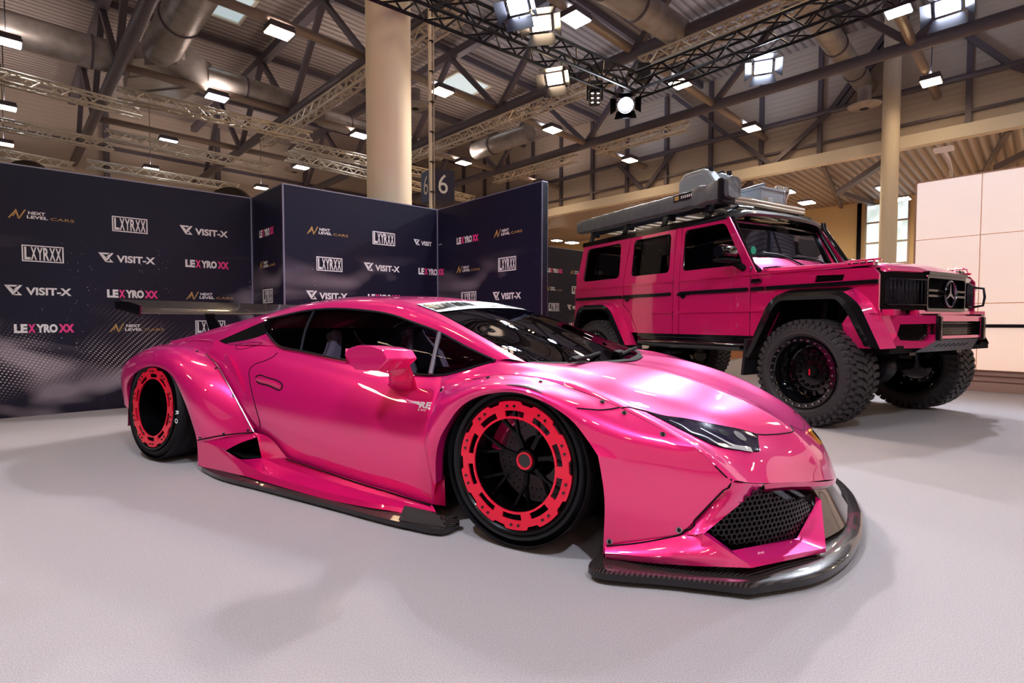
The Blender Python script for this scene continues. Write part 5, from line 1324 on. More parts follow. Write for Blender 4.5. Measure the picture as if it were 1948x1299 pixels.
# gutter and roof
mb = MB(); mb.bar((-3.42, -.862, 2.02), (-1.0, -.862, 2.02), .03, .05); mb.bar((-3.42, -.84, 2.045), (-1.0, -.84, 2.045), .05, .02); both('roof_gutter', mb, m_gloss, suv)
RX = surf([[(-3.44, -.84, 2.02), (-3.44, -.5, 2.07), (-3.44, 0, 2.085)], [(-3.38, -.83, 2.05), (-3.38, -.5, 2.10), (-3.38, 0, 2.115)], [(-1.1, -.82, 2.045), (-1.1, -.5, 2.10), (-1.1, 0, 2.115)], [(-1.0, -.80, 2.01), (-.98, -.5, 2.04), (-.97, 0, 2.05)]], 14, 12)
mb = MB().grid(RX); mb.grid([[(p[0], -p[1], p[2]) for p in r] for r in RX]); mb.build('roof', m_gloss, suv)
# rear wall and inner shell
mb = MB(); mb.box((-3.535, 0, 1.2), (.03, 1.78, .85)); plate(mb, [(-.89, ZC), (.89, ZC), (.83, 2.04), (-.83, 2.04)], [rrect(-.6, 1.5, .6, 1.93, .08)], lambda x, z: (-3.53 + (z - ZC) * .2, x, z)); mb.build('rear_wall', m_pink2, suv)
mb = MB(); mb.tube([(-3.50, -.70, 1.2), (-3.45, -.72, 1.6), (-3.40, -.70, 2.1)], .015, 8).tube([(-3.56, -.55, 1.0), (-3.50, -.55, 1.6), (-3.42, -.55, 2.12)], .015, 8)
for z in (1.3, 1.6, 1.9): mb.tube([(-3.53 + (z - 1.3) * .14, -.70, z), (-3.56 + (z - 1.3) * .14, -.55, z)], .012, 6)
mb.build('rear_ladder', m_black, suv)
mb = MB(); mb.box((-2.0, 0, .86), (2.9, 1.62, .14)); mb.box((-2.45, 0, 1.2), (.12, 1.4, .62)); mb.box((-.62, 0, 1.32), (.30, 1.5, .30), bev=.05); mb.box((0, 0, 1.1), (.7, 1.0, .34)); mb.build('cabin_tub', m_matte, suv)
for y in (-.38, .38):
    for x in (-1.35, -2.25):
        mb = MB(); mb.box((x, y, 1.18), (.5, .5, .16), bev=.05); mb.box((x - .26, y, 1.5), (.14, .48, .62), (0, -.18, 0), bev=.05); mb.box((x - .33, y, 1.88), (.09, .26, .17), (0, -.1, 0), bev=.03); mb.build('seat', m_matte, suv)
sw = MB().lathe([(.18 + .014 * cos(t_ * pi / 4), .014 * sin(t_ * pi / 4)) for t_ in range(9)], 28, axis='x', center=(-.92, .38, 1.56)); sw.box((-.92, .38, 1.56), (.02, .3, .05)); sw.build('steering_wheel', m_matte, suv)
# windscreen, pillars
wq = [(-.985, -.735, 1.985), (-.985, .735, 1.985), (-.80, .76, 1.585), (-.80, -.76, 1.585)]
mb = MB(); mb.grid([crom([wq[0], (-.955, 0, 1.995), wq[1]], 14), crom([wq[3], (-.77, 0, 1.59), wq[2]], 14)]); ws = mb.build('windscreen', m_wind, suv)
mb = MB(); mb.tube([wq[0], (-.95, 0, 1.99), wq[1], wq[2], (-.765, 0, 1.585), wq[3]], .02, 8, closed=True); mb.build('windscreen_rubber', m_gloss, suv)
mb = MB(); mb.tube([(-.62, -.835, 1.405), (-.70, -.83, 1.50), (-.975, -.785, 2.02)], .024, 10, flat=.8); both('pillar_trim', mb, m_lid, suv)
mb = MB(); mb.grid([[(-.66, -.86, 1.42), (-.98, -.81, 2.01)], [(-.80, -.765, 1.585), (-.985, -.74, 1.99)]]) ; mb.add([(-.66, -.86, 1.42), (-.64, -.80, 1.44), (-.79, -.765, 1.60), (-.80, -.80, 1.60)], [(0, 1, 2, 3)], 0, False); both('a_pillar', mb, m_pink2, suv)
mb = MB().lathe([(0, 0), (.045, 0)], 24, axis='x', center=(-.812, -.66, 1.66)); mb.build('green_sticker', M('sticker_green', rgb(20, 170, 130), .5, emit=0), ws)
mb = MB(); mb.box((-.93, .0, 1.93), (.03, .22, .07), bev=.015); mb.box((-.92, -.25, 1.86), (.01, .06, .12)); mb.build('inner_mirror', m_matte, suv)
for y0, y1 in ((-.55, -.12), (.02, .45)):
    mb = MB(); mb.tube([(-.62, y1 + .1, 1.50), (-.74, y1 - .02, 1.60), (-.765, (y0 + y1) / 2, 1.635), (-.78, y0, 1.64)], .010, 6); mb.tube([(-.77, y0 - .05, 1.625), (-.765, y1, 1.64)], .007, 6); mb.build('wiper', m_black, suv)
# cowl, hood, inner wings
H = surf([[(-.79, -.76, 1.585), (-.76, -.4, 1.595), (-.755, 0, 1.60)], [(-.70, -.77, 1.50), (-.68, -.4, 1.515), (-.67, 0, 1.525)], [(-.62, -.79, 1.435), (-.60, -.4, 1.46), (-.59, 0, 1.475)]], 10, 8)
mb = MB().grid(H); mb.grid([[(p[0], -p[1], p[2]) for p in r] for r in H]); mb.build('cowl_panel', m_pink2, suv)
H = surf([[(-.61, -.815, 1.415), (-.61, -.79, 1.445), (-.60, -.45, 1.458), (-.59, 0, 1.478)], [(-.1, -.815, 1.40), (-.1, -.79, 1.432), (-.1, -.45, 1.45), (-.1, 0, 1.475)], [(.28, -.80, 1.385), (.28, -.775, 1.415), (.30, -.42, 1.435), (.32, 0, 1.452)],
          [(.44, -.78, 1.345), (.445, -.755, 1.372), (.50, -.42, 1.385), (.53, 0, 1.39)], [(.475, -.77, 1.32), (.485, -.74, 1.33), (.56, -.42, 1.338), (.59, 0, 1.335)]], 22, 18, creases=())
mb = MB().grid(H); mb.grid([[(p[0], -p[1], p[2]) for p in r] for r in H]); mb.build('hood', m_pink2, suv)
mb = MB(); mb.grid([[(-.66, -.90, ZC + .012), (.47, -.895, 1.355)], [(-.64, -.81, 1.418), (.46, -.785, 1.36)]]); both('wing_top', mb, m_pink2, suv)
mb = MB(); mb.bar((-.61, -.818, 1.405), (.45, -.80, 1.352), .012, .014); both('hood_gap', mb, m_matte, suv)
# indicator lamp with wire guard on the wing
mb = MB(); mb.box((.33, -.83, 1.395), (.2, .09, .035), bev=.014); il = both('wing_indicator', mb, m_gloss, suv)
for o_, s in zip(il, (1, -1)):
    g = MB()
    for k in range(5): g.tube([(.21 + .06 * k, -.89 * s, 1.385), (.22 + .055 * k, -.87 * s, 1.43), (.22 + .055 * k, -.79 * s, 1.44), (.21 + .06 * k, -.76 * s, 1.41)], .004, 5)
    for y in (-.87, -.83, -.79): g.tube([(.21, y * s, 1.43), (.45, y * s, 1.43)], .004, 5)
    g.build('wire_guard', m_pink2, o_)
# ---- front face
fx = lambda y: .60 - max(0, abs(y) - .36) * .235      # plan sweep of the nose
def face(name, pts, d, mat, rnd=0, holes=()):
    mb = MB(); plate(mb, [(y, z) for y, z in pts], holes, lambda y, z: (fx(y) + d, y, z)); return mb
# lamp bezels
lo = rrect(-.81, 1.045, -.385, 1.275, .05)
mb = MB(); plate(mb, rrect(-.90, 1.01, -.365, 1.325, .045), [lo], lambda y, z: (fx(y) + .004, y, z))
ob = rrect(-.90, 1.01, -.365, 1.325, .045)
mb.grid([[Vector((fx(y) + .004, y, z)) for y, z in ob + ob[:1]], [Vector((fx(y) - .14, y * 1.0, z)) for y, z in ob + ob[:1]]]); 
mb.grid([[Vector((fx(y) + .004, y, z)) for y, z in lo + lo[:1]], [Vector((fx(y) - .05, y, z)) for y, z in lo + lo[:1]]])
both('headlamp_bezel', mb, m_lid, suv, auto=40)
mb = MB(); plate(mb, lo, (), lambda y, z: (fx(y) - .05, y, z)); mb.lathe([(0, -.10), (.05, -.09), (.085, -.04), (.09, -.02)], 32, axis='x', center=(fx(-.6) + .0, -.62, 1.16))
hl = both('headlamp', mb, M('lamp_reflector', rgb(150, 145, 155), .3, .5), suv)
for o_, s in zip(hl, (1, -1)):
    g = MB(); plate(g, lo, (), lambda y, z: (fx(y) + .006, y, z)); g.v = [(a, b_ * s, c) for a, b_, c in g.v]; g.build('lens', m_lens, o_)
    g = MB()
    for k in range(10): g.tube([(fx(-.78 + .042 * k) + .022, (-.78 + .042 * k) * s, 1.055), (fx(-.78 + .042 * k) + .022, (-.78 + .042 * k) * s, 1.265)], .0045, 6)
    for z in (1.055, 1.265): g.tube([(fx(-.8) + .022, -.80 * s, z), (fx(-.39) + .022, -.39 * s, z)], .006, 6)
    g.build('lamp_guard', m_black, o_)
# grille
gro = rrect(-.355, 1.03, .355, 1.285, .035)
mb = MB(); plate(mb, rrect(-.37, 1.005, .37, 1.325, .03), [gro], lambda y, z: (.612, y, z)); mb.grid([[Vector((.612, y, z)) for y, z in gro + gro[:1]], [Vector((.56, y, z)) for y, z in gro + gro[:1]]])
mb.bar((.60, -.37, 1.325), (.60, .37, 1.325), .05, .03); mb.build('grille_frame', m_lid, suv)
mb = MB(); plate(mb, gro, (), lambda y, z: (.56, y, z))
for k in range(24): mb.bar((.566, -.345 + .03 * k, 1.035), (.566, -.345 + .03 * k, 1.28), .004)
for k in range(9): mb.bar((.566, -.35, 1.045 + .028 * k), (.566, .35, 1.045 + .028 * k), .004)
mb.build('grille_mesh', m_matte, suv)
for z in (1.135, 1.18):
    for s_ in (-1, 1): mb = MB(); mb.box((.60, s_ * .235, z), (.03, .25, .022), bev=.008); mb.build('grille_bar', m_lid, suv)
mb = MB(); mb.lathe([(.105, -.02), (.118, -.01), (.118, .012), (.105, .02), (.098, .006), (.098, -.02)], 48, axis='x', center=(.625, 0, 1.155), closed=True)
for k in range(3):
    a = pi / 2 + k * 2 * pi / 3; mb.add([(.637, .0 + .016 * cos(a + 1.57), 1.155 + .016 * sin(a + 1.57)), (.637, .102 * cos(a), 1.155 + .102 * sin(a)), (.637, .016 * cos(a - 1.57), 1.155 + .016 * sin(a - 1.57)), (.628, 0, 1.155)], [(0, 1, 2), ], 0, False)
mb.build('star_emblem', m_chrome if 0 else M('dark_chrome', rgb(120, 116, 128), .15, 1.0), suv)
mb = MB(); mb.box((.57, 0, .99), (.07, 1.0, .05), bev=.015); mb.box((.50, -.66, .99), (.08, .46, .05), (0, 0, .23)); mb.box((.50, .66, .99), (.08, .46, .05), (0, 0, -.23)); mb.build('valance', m_pink2, suv)
for s in (-1, 1):
    mb = MB(); mb.tube([(.50, s * .80, 1.05), (.60, s * .80, 1.07), (.61, s * .80, 1.15), (.60, s * .80, 1.23), (.50, s * .80, 1.25)], .011, 8); 
    if s > 0: mb.build('guard_bracket', m_black, suv)
# ---- bumper
bx_ = lambda y: .72 if abs(y) < .42 else .72 - (abs(y) - .42) * .40 - max(0, abs(y) - .85) * 1.2
io = [(-.75, .765), (-.78, .81), (-.755, .895), (-.45, .90), (-.45, .81), (-.50, .755)]
bo_ = [(-1.0, .70), (-1.02, .90), (-1.0, .965), (-.42, .965), (-.42, .775), (-.55, .70)]
f3 = lambda y, z: (bx_(y), y, z)
mb = MB(); ys = [-1.0, -.85, -.65, -.42]
plate(mb, bo_[:3] + [(-.85, .965), (-.65, .965)] + bo_[3:] + [(-.70, .70), (-.85, .70)], [io], f3)
mb.grid([[(bx_(y), y, .965) for y in (-1.0, -.85, -.65, -.42)], [(.48, -1.0, .985), (.48, -.85, .985), (.50, -.65, .985), (.52, -.42, .985)]])
mb.grid([[(bx_(-1.0), -1.0, .965), (bx_(-1.02), -1.02, .90), (bx_(-1.0), -1.0, .70)], [(.40, -1.02, .98), (.40, -1.05, .90), (.50, -1.02, .70)]])
mb.grid([[(bx_(y), y, z) for y, z in io + io[:1]], [(bx_(y) - .06, y, z) for y, z in io + io[:1]]])
both('bumper_end', mb, m_pink2, suv)
mb = MB(); plate(mb, io, (), lambda y, z: (bx_(y) - .055, y, z))
for k in range(-14, 16):
    for s in (-1, 1):
        a, b_ = (-.87 + k * .03, .75), (-.87 + k * .03 + .16 * s, .91)
        pa = [(y, z) for y, z in [(a[0] + (b_[0] - a[0]) * t_ / 8, a[1] + (b_[1] - a[1]) * t_ / 8) for t_ in range(9)] if inside(y, z, io)]
        if len(pa) > 1: mb.bar((bx_(pa[0][0]) - .03, *pa[0]), (bx_(pa[-1][0]) - .03, *pa[-1]), .004)
both('bumper_intake', mb, m_gloss, suv)
mb = MB()
plate(mb, [(-.41, .775), (.41, .775), (.41, .965), (-.41, .965)], [[(-.38, .80), (.38, .80), (.38, .92), (-.38, .92)]], f3)
mb.add([(.72, -.41, .965), (.72, .41, .965), (.52, .41, .985), (.52, -.41, .985)], [(0, 1, 2, 3)], 0, False); mb.build('bumper_centre', m_pink2, suv)
mb = MB(); mb.box((.67, 0, .86), (.02, .78, .14))
for k in range(40): mb.bar((.69, -.38 + k * .019, .80), (.69, -.38 + k * .019, .92), .003)
for k in range(7): mb.bar((.69, -.38, .80 + k * .02), (.69, .38, .80 + k * .02), .003)
mb.build('centre_mesh', m_gloss, suv)
mb = MB(); mb.box((.70, -.425, .86), (.08, .05, .20), bev=.012); mb.box((.64, -.425, .972), (.16, .05, .02)); both('bumper_bracket', mb, m_lid, suv)
mb = MB(); plate(mb, [(-.55, .66), (-.42, .765), (.42, .765), (.55, .66)], [[(-.30 + .09 * k, .70), (-.27 + .09 * k, .70), (-.235 + .09 * k, .73), (-.265 + .09 * k, .73)] for k in range(7)], lambda y, z: (.70 - (.765 - z) * .9, y, z)); mb.build('skid_plate', m_black, suv, thick=.01)
mb = MB(); mb.box((.45, 0, .69), (.3, 1.9, .06)); mb.build('bumper_underside', m_matte, suv)
# ---- flares
def angc(pts, n):
    # straight runs with small rounded corners
    P = [Vector(p) for p in pts]; Q = [P[0]]
    for a, b_, c in zip(P, P[1:], P[2:]):
        r_ = min(.045, (a - b_).length * .35, (c - b_).length * .35); u = b_ + (a - b_).normalized() * r_; v = b_ + (c - b_).normalized() * r_
        Q += [u, u.lerp(b_, .5).lerp(b_.lerp(v, .5), .5), v]
    return crom(Q + [P[-1]], n, lin=True)
def flare(name, inn, out, top_black):
    mb = MB(); n_ = 40; I = angc(inn, n_); O = angc(out, n_)
    i3 = [Vector((p.x, -1.045, p.y)) for p in [Vector((q.x, q.y)) for q in I]]; o3 = [Vector((q.x, -1.05, q.y)) for q in O]
    mid = [a.lerp(b_, .5) + Vector((0, -.018, 0)) for a, b_ in zip(i3, o3)]
    body = [Vector((q.x, -.895, q.z)) + (q - Vector(((inn[0][0] + inn[-1][0]) / 2, q.y, .6))).normalized() * .045 for q in o3]
    inr = [Vector((p.x, -.86, p.z)) for p in i3]
    mb.grid([inr, i3, mid, o3], 1)
    for k in range(n_ - 1):
        z_ = (o3[k].z + o3[k + 1].z) / 2
        up = abs(o3[k + 1].z - o3[k].z) < abs(o3[k + 1].x - o3[k].x) * .5
        mb.add([o3[k], o3[k + 1], body[k + 1], body[k]], [(0, 1, 2, 3)], 1 if (up and top_black) else 0, True)
    return both(name, mb, [m_pink2, m_lid], suv, auto=30)
v3 = lambda L_: [(x, z, 0) for x, z in L_]
flare('front_flare', v3([(-.58, .56), (-.52, .66), (-.33, 1.05), (-.27, 1.11), (.24, 1.11), (.33, .98), (.46, .72)]), v3([(-.62, .60), (-.56, .70), (-.385, 1.08), (-.28, 1.175), (.29, 1.175), (.42, 1.06), (.58, .70)]), True)
flare('rear_flare', v3([(-3.36, .75), (-3.27, 1.03), (-3.22, 1.085), (-2.77, 1.085), (-2.68, 1.02), (-2.44, .62)]), v3([(-3.42, .78), (-3.33, 1.07), (-3.22, 1.145), (-2.74, 1.145), (-2.60, 1.06), (-2.32, .62)]), False)
mb = MB(); mb.grid([[(x, -.87, z) for x, z in FA], [(x, -.55, z) for x, z in FA]])
mb.add([(-.62, -.56, .6), (.5, -.56, .6), (.5, -.56, 1.25), (-.62, -.56, 1.25)], [(0, 1, 2, 3)], 0, False); both('wheel_housing', mb, m_matte, suv)
mb = MB(); mb.grid([[(x, -.87, z) for x, z in RA], [(x, -.5, z) for x, z in RA]]); mb.add([(-3.4, -.52, .6), (-2.4, -.52, .6), (-2.4, -.52, 1.2), (-3.4, -.52, 1.2)], [(0, 1, 2, 3)], 0, False)
both('wheel_housing', mb, m_matte, suv)
# ---- sill and side step
mb = MB(); mb.box((-1.45, -.875, .755), (1.62, .07, .045), bev=.008); mb.box((-1.45, -.86, .70), (1.62, .06, .07)); both('sill', mb, m_gloss, suv)
mb = MB(); mb.tube([(-2.18, -.90, .67), (-2.14, -.985, .665), (-.70, -.985, .665), (-.64, -.90, .67)], .034, 12); mb.box((-1.42, -.94, .685), (1.36, .10, .012)); mb.tube([(-2.1, -.88, .64), (-.72, -.88, .64)], .025, 8); both('side_step', mb, m_gloss, suv)
mb = MB(); mb.box((-.615, -.93, .57), (.03, .26, .36), (0, .1, 0), bev=.008); both('mud_flap', mb, m_rubber, suv)
# ---- chassis
mb = MB()
for s in (-1, 1):
    mb.box((-1.5, s * .45, .70), (4.1, .1, .14)); 
    for x in (0, -2.85): 
        mb.tube([(x + .10, s * .72, .50), (x + .08, s * .66, 1.1)], .035, 10); mb.tube([(x - .08, s * .72, .50), (x - .06, s * .66, 1.1)], .035, 10)
mb.tube([(0, -.8, .47), (0, .8, .47)], .06, 12); mb.tube([(-2.85, -.8, .47), (-2.85, .8, .47)], .06, 12); mb.lathe([(0, -.16), (.14, -.1), (.17, 0), (.14, .1), (0, .16)], 20, center=(0, .15, .47)); mb.lathe([(0, -.16), (.14, -.1), (.17, 0), (.14, .1), (0, .16)], 20, center=(-2.85, .1, .47)); mb.box((-1.5, 0, .66), (1.9, .7, .16))
mb.build('chassis', m_black, suv)
# ---- wheels
def truck_wheel(x, s, steer):
    R, w = .452, .31; hw = w / 2; rr = .305; y = -.935
    def place(o): o.location = (x, y * (-s) * -1 if 0 else (y if s < 0 else -y), .468); o.rotation_euler = (0, 0, radians(steer)); return o
    def mk(mb):
        if s > 0: mb.v = [(a, -b_, c) for a, b_, c in mb.v]; mb.f = [f[::-1] for f in mb.f]
        return mb
    m = MB().lathe([(rr - .004, -hw + .03), (rr + .02, -hw - .004), (rr + .05, -hw - .018), (rr + .09, -hw - .012), (R - .02, -hw + .008), (R, -hw + .045), (R, hw - .045), (R - .02, hw - .008), (rr + .09, hw + .012), (rr + .05, hw + .018), (rr + .02, hw + .004), (rr - .004, hw - .03)], 72)
    m.lathe([(rr + .035, -hw - .0155), (rr + .042, -hw - .021), (rr + .050, -hw - .018)], 72)
    nb = 44
    for k in range(nb):
        a = 2 * pi * k / nb
        def bl(yc, dy, da, tw, ln, ht=.018, rot=0, tilt=0):
            aa = a + da; c = ((R + ht / 2) * cos(aa), yc, (R + ht / 2) * sin(aa))
            e_r = Vector((cos(aa), 0, sin(aa))); e_t = Vector((-sin(aa), 0, cos(aa))); e_y = Vector((0, 1, 0))
            t2 = (e_t * cos(rot) + e_y * sin(rot)); y2 = (e_y * cos(rot) - e_t * sin(rot))
            r2 = e_r
            if tilt: r2 = (e_r * cos(tilt) - e_y * sin(tilt)).normalized(); y2 = t2.cross(r2) * -1
            m.box(c, (ln, dy, ht), Matrix((t2, y2, r2)).transposed(), bev=0)
        bl(-.030, .072, .0, 0, .040, rot=.6); bl(.030, .072, .06, 0, .040, rot=-.6)
        bl(-.098, .062, .05, 0, .044, rot=.25); bl(.098, .062, .02, 0, .044, rot=-.25)
        # shoulder lugs running on to the sidewall
        for sg in (-1, 1):
            for (rad_, yy, dr, dl) in ((R - .006, hw - .014, .036, .05), (R - .042, hw + .002, .034, .034 if k % 2 else .044)):
                aa = a + (.03 if sg > 0 else 0) + (.02 if rad_ < R - .02 else 0)
                e_r = Vector((cos(aa), 0, sin(aa))); e_t = Vector((-sin(aa), 0, cos(aa)))
                m.box((rad_ * cos(aa), sg * yy, rad_ * sin(aa)), (dl * .72, .030, dr), Matrix((e_t, Vector((0, 1, 0)), e_r)).transposed())
    ty_ = place(mk(m).build('tyre', m_rubber2, suv, merge=False))
    dish = .0
    m = MB().lathe([(rr, -hw + .01), (rr + .004, -hw - .012), (rr - .035, -hw - .014), (rr - .045, -hw + .0), (rr - .055, dish), (rr - .075, dish + .01), (rr - .095, dish - .02), (.165, dish - .03), (.16, dish - .02), (.0, dish - .02)], 64)
    m.lathe([(rr - .06, dish + .02), (rr - .05, hw - .03), (rr, hw)], 64)
    for k in range(14):
        a = 2 * pi * k / 14; m.box((.19 * cos(a), dish - .035, .19 * sin(a)), (.035, .02, .022), (0, -a, 0))
    rim = place(mk(m).build('rim', m_gloss, suv))
    m = MB()
    for k in range(28):
        a = 2 * pi * k / 28; m.lathe([(0, -hw - .028), (.008, -hw - .028), (.010, -hw - .012)], 8, center=((rr - .017) * cos(a), 0, (rr - .017) * sin(a))) 
        if k % 2 == 0: m.lathe([(0, dish - .012), (.006, dish - .012), (.006, dish + .005)], 6, center=((rr - .066) * cos(a), 0, (rr - .066) * sin(a)))
    m.lathe([(rr - .07, dish - .002), (rr - .024, -hw - .0125), (rr - .004, -hw - .0125)], 64, mi=1)
    mk(m).build('beadlock', [m_chrome, m_gloss], rim)
    m = MB()
    for k in range(16):
        a = 2 * pi * k / 16; m.lathe([(0, dish - .0345), (.016, dish - .0345), (.016, dish - .03)], 10, center=(.130 * cos(a), 0, .130 * sin(a)))
    m.lathe([(0, dish - .055), (.045, dish - .055), (.052, dish - .04), (.052, dish - .01)], 28)
    mk(m).build('hub', m_matte, rim)
    m = MB(); m.box((0, dish - .057, 0), (.012, .004, .055)); mk(m).build('hub_badge', m_ring, rim)
for s in (-1, 1):
    truck_wheel(0, s, -5); truck_wheel(-2.85, s, 0)
# ---- mirrors, snorkel
def tmirror(s):
    m = MB(); secs = []
    for t_, y in ((0, -1.0), (.2, -1.02), (.8, -1.20), (1, -1.23)):
        k = .8 if t_ in (0, 1) else 1
        secs.append([(-.80 + .07 * k * cos(a), y * -s, 1.60 + .085 * k * sin(a) * (1 if sin(a) > 0 else .75)) for a in [2 * pi * i / 14 for i in range(14)]])
    m.grid([r + r[:1] for r in secs]); m.add(secs[-1], [tuple(range(14))], 0, False); m.add(secs[0], [tuple(range(14))], 0, False)
    o_ = m.build('door_mirror', m_gloss, suv)
    m = MB(); m.box((-.79, 1.10 * s, 1.525), (.13, .27, .03), bev=.01); m.tube([(-.79, 1.0 * s, 1.515), (-.76, .95 * s, 1.48), (-.74, .90 * s, 1.45)], .035, 10); m.build('mirror_foot', m_matte, o_)
tmirror(-1); tmirror(1)
mb = MB(); mb.tube([(-.70, .96, 1.46), (-.76, .95, 1.60), (-1.0, .90, 2.0), (-1.03, .92, 2.09)], .075, 14, flat=.8); mb.build('snorkel', m_gloss, suv)
# ---- carbon roof visor
mb = MB()
V = surf([[(-1.22, -.80, 2.04), (-1.22, -.70, 2.12), (-1.22, -.35, 2.15), (-1.22, 0, 2.155)], [(-1.0, -.80, 2.03), (-.98, -.68, 2.10), (-.95, -.35, 2.125), (-.94, 0, 2.13)], [(-.93, -.79, 2.00), (-.88, -.66, 2.06), (-.84, -.35, 2.08), (-.83, 0, 2.085)], [(-.95, -.78, 1.985), (-.90, -.66, 2.03), (-.86, -.35, 2.045), (-.85, 0, 2.05)]], 16, 14)
mb.grid(V); mb.grid([[(p[0], -p[1], p[2]) for p in r] for r in V]); mb.build('roof_visor', M('visor_carbon', rgb(52, 52, 58), .35, 0, coat=.3), suv)
for s in (-1, 1):
    mb = MB(); mb.tube([(-1.10, s * .70, 2.12), (-1.0, s * .66, 2.15), (-1.0, s * .42, 2.16), (-1.12, s * .38, 2.15)], .014, 8); mb.build('visor_vent', m_gloss, suv)
# ================================================================ ROOF LOAD (things of their own)
def on_suv(p):
    c_, s_ = cos(-1.048), sin(-1.048); return Vector((3.498 + p[0] * c_ - p[1] * s_, 5.091 + p[0] * s_ + p[1] * c_, p[2]))
def sthing(name, label, cat, p, group=None): 
    return thing(name, label, cat, on_suv(p), -1.048, group)
rk = sthing('roof_rack', 'black slatted roof rack on the pink off-roader', 'roof rack', (-2.3, 0, 2.2))
for s in (-1, 1): MB().box((0.05, s * .68, .0), (2.3, .05, .06), bev=.01).build('side_rail', m_black, rk)
for k in range(15): MB().box((-1.05 + .16 * k, 0, .02), (.06, 1.32, .022)).build('slat', m_alu, rk)
for x in (-1.05, -.35, .35, 1.0):
    for s in (-1, 1): m = MB(); m.box((x, s * .76, -.075), (.07, .03, .17), (s * .35, 0, 0)); m.box((x, s * .70, -.0), (.09, .10, .02)); m.build('mounting_foot', m_black, rk)
lb = sthing('light_bar', 'long chrome light bar across the front of the roof rack', 'lamp', (-1.12, 0, 2.25))
MB().box((0, 0, 0), (.07, 1.38, .085), bev=.012).build('housing', m_black, lb)
m = MB()
for z in (-.019, .019): m.tube([(.036, -.67, z), (.036, .67, z)], .018, 8)
m.build('reflector', m_alu, lb)
m = MB()
for k in range(44): m.box((-.0, -.65 + .03 * k, .045), (.06, .006, .012))
m.build('cooling_fins', m_steel_l, lb)
m_awn = M('awning_cover', rgb(96, 100, 104), .5)
n, l, b = nodes(m_awn); tc = n.new('ShaderNodeTexCoord'); ns = n.new('ShaderNodeTexNoise'); ns.inputs['Scale'].default_value = 5; l.new(tc.outputs['Object'], ns.inputs['Vector']); add_bump(m_awn, ns, .6, .05)
aw = sthing('rolled_awning', 'long rolled grey awning in its cover along the truck roof side', 'awning', (-2.2, -.87, 2.28))
m = MB(); secs = []
random.seed(3)
for k in range(34):
    t_ = k / 33; x = -1.27 + 2.58 * t_; g_ = 1 + .10 * sin(k * 2.1) * (1 if t_ > .78 else .25); k_ = g_ * (.9 + .1 * min(1, t_ * 12)) * (1.12 if t_ > .8 else 1)
    dz = .025 * max(0, (t_ - .75) / .25)
    secs.append([(x, .085 * k_ * max(-1, min(1, 1.25 * cos(a))), dz + .095 * k_ * max(-1, min(1, 1.2 * sin(a)))) for a in [2 * pi * i / 16 for i in range(16)]])
m.grid([r + r[:1] for r in secs]); m.add(secs[0], [tuple(range(16))], 0, False); m.add(secs[-1], [tuple(range(16))], 0, False); m.build('cover', m_awn, aw)
MB().box((1.22, -.012, .0), (.06, .22, .25), bev=.02).build('strap', m_black, aw)
m = MB(); m.box((.72, -.089, .035), (.30, .008, .075)); pt = m.build('label_patch', m_black, aw)
m = MB(); m.box((.62, -.094, .035), (.06, .004, .045), mi=1)
for k in range(6): m.box((.69 + .028 * k, -.094, .035), (.014, .004, .03))
m.build('patch_print', [m_pw, m_pg], pt)
for x in (-1.0, -.3, .4, .95): MB().box((x, .06, -.12), (.05, .1, .10), bev=.01).build('bracket', m_black, aw)
m_case = M('grey_plastic', rgb(150, 158, 168), .4)
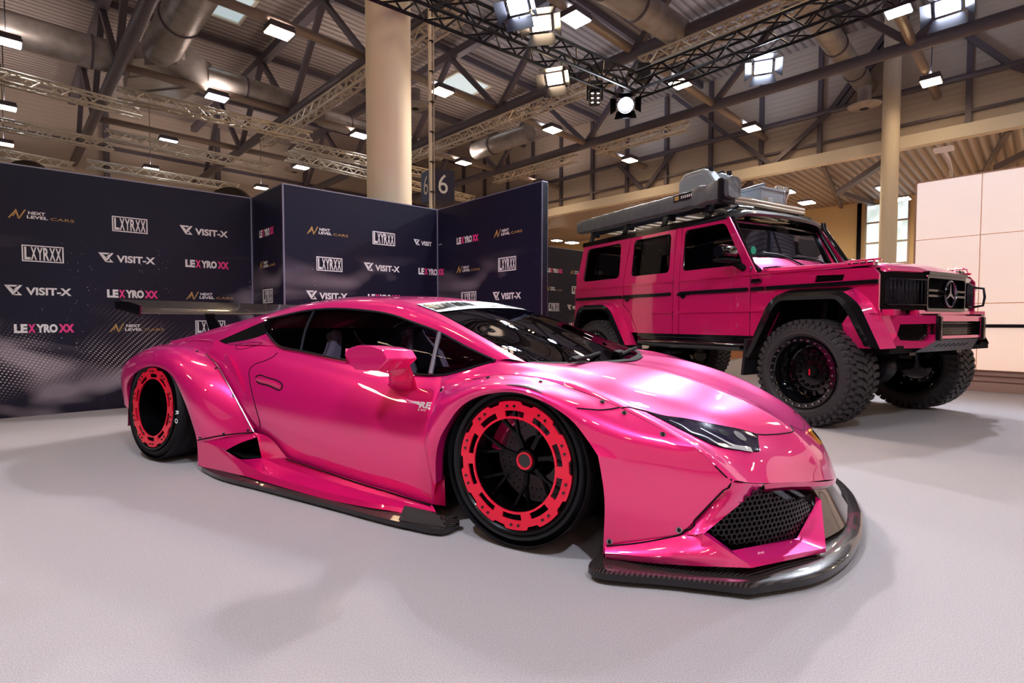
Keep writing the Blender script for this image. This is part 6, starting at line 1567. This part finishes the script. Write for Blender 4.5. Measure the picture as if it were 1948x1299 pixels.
def hardcase(p, rz, label, sx=.52, sy=.17, sz=.40):
    t = thing('fuel_canister', label, 'canister', on_suv(p), -1.048 + rz, 'cases on the roof rack')
    hx = sx / 2
    o_ = [(-hx, 0), (hx, 0), (hx, sz * .62), (hx - .10, sz * .92), (hx - .17, sz), (-hx + .10, sz), (-hx, sz - .08)]
    MB().prism([(x, -sy / 2, z) for x, z in o_], (0, sy, 0)).build('shell', m_case, t, bevel=.022)
    MB().prism([(x * .8, -sy / 2 - .006, .04 + z * .8) for x, z in o_], (0, .02, 0)).build('recess_panel', m_case, t, bevel=.006)
    m = MB(); m.box((-.02, -sy / 2 - .008, .13), (sx * .6, .006, .012)); m.box((-.08, -sy / 2 - .008, .10), (sx * .3, .006, .010)); m.build('moulded_ridge', m_pw, t)
    m = MB(); m.tube([(-.10, 0, sz - .01), (-.08, 0, sz + .03), (.04, 0, sz + .03), (.06, 0, sz - .01)], .012, 8); m.lathe([(0, 0), (.03, 0), (.03, .04), (0, .04)], 16, axis='z', center=(hx - .11, 0, sz * .93)); m.build('cap_and_handle', m_black, t)
hardcase((-1.60, -.55, 2.232), 0, 'grey plastic canister standing on the roof rack behind the awning end', sz=.455)
hardcase((-1.52, -.30, 2.232), 0, 'grey plastic canister behind the first one, nearer the light bar', sx=.46, sz=.43)
bxg = sthing('storage_box', 'grey metal storage box with a gold and white logo on the roof rack', 'box', (-1.33, .22, 2.235))
MB().box((-.05, 0, .12), (.36, .44, .24), bev=.015).build('body', m_case, bxg)
MB().box((-.05, 0, .25), (.38, .46, .03), bev=.01).build('lid', m_case, bxg)
m = logo('N', lambda s, z: (.135, s, z), .0, .12, .36); m.build('logo', PM, bxg, auto=0)
hl_ = sthing('folded_shovel', 'folded dark shovel lying on the grey roof box', 'shovel', (-1.38, .20, 2.52))
MB().prism([(0, -.16, 0), (.10, .0, .06), (.0, .15, .0)], (-.18, 0, 0)).build('blade', m_steel, hl_)
for k, (y, lb_) in enumerate(((.46, 'shiny clamp lamp left of the pair on the roof rack'), (.58, 'shiny clamp lamp at the far end of the roof rack'))):
    t = sthing('work_lamp', lb_, 'lamp', (-1.28, y, 2.235), 'shiny lamps on the roof rack')
    MB().lathe([(.02, 0), (.028, .18), (.05, .22), (.06, .28), (.045, .33), (0, .345)], 20, axis='z').build('head', m_chrome, t); MB().tube([(0, 0, .0), (0, 0, .2)], .022, 10).build('grip', m_gloss, t)
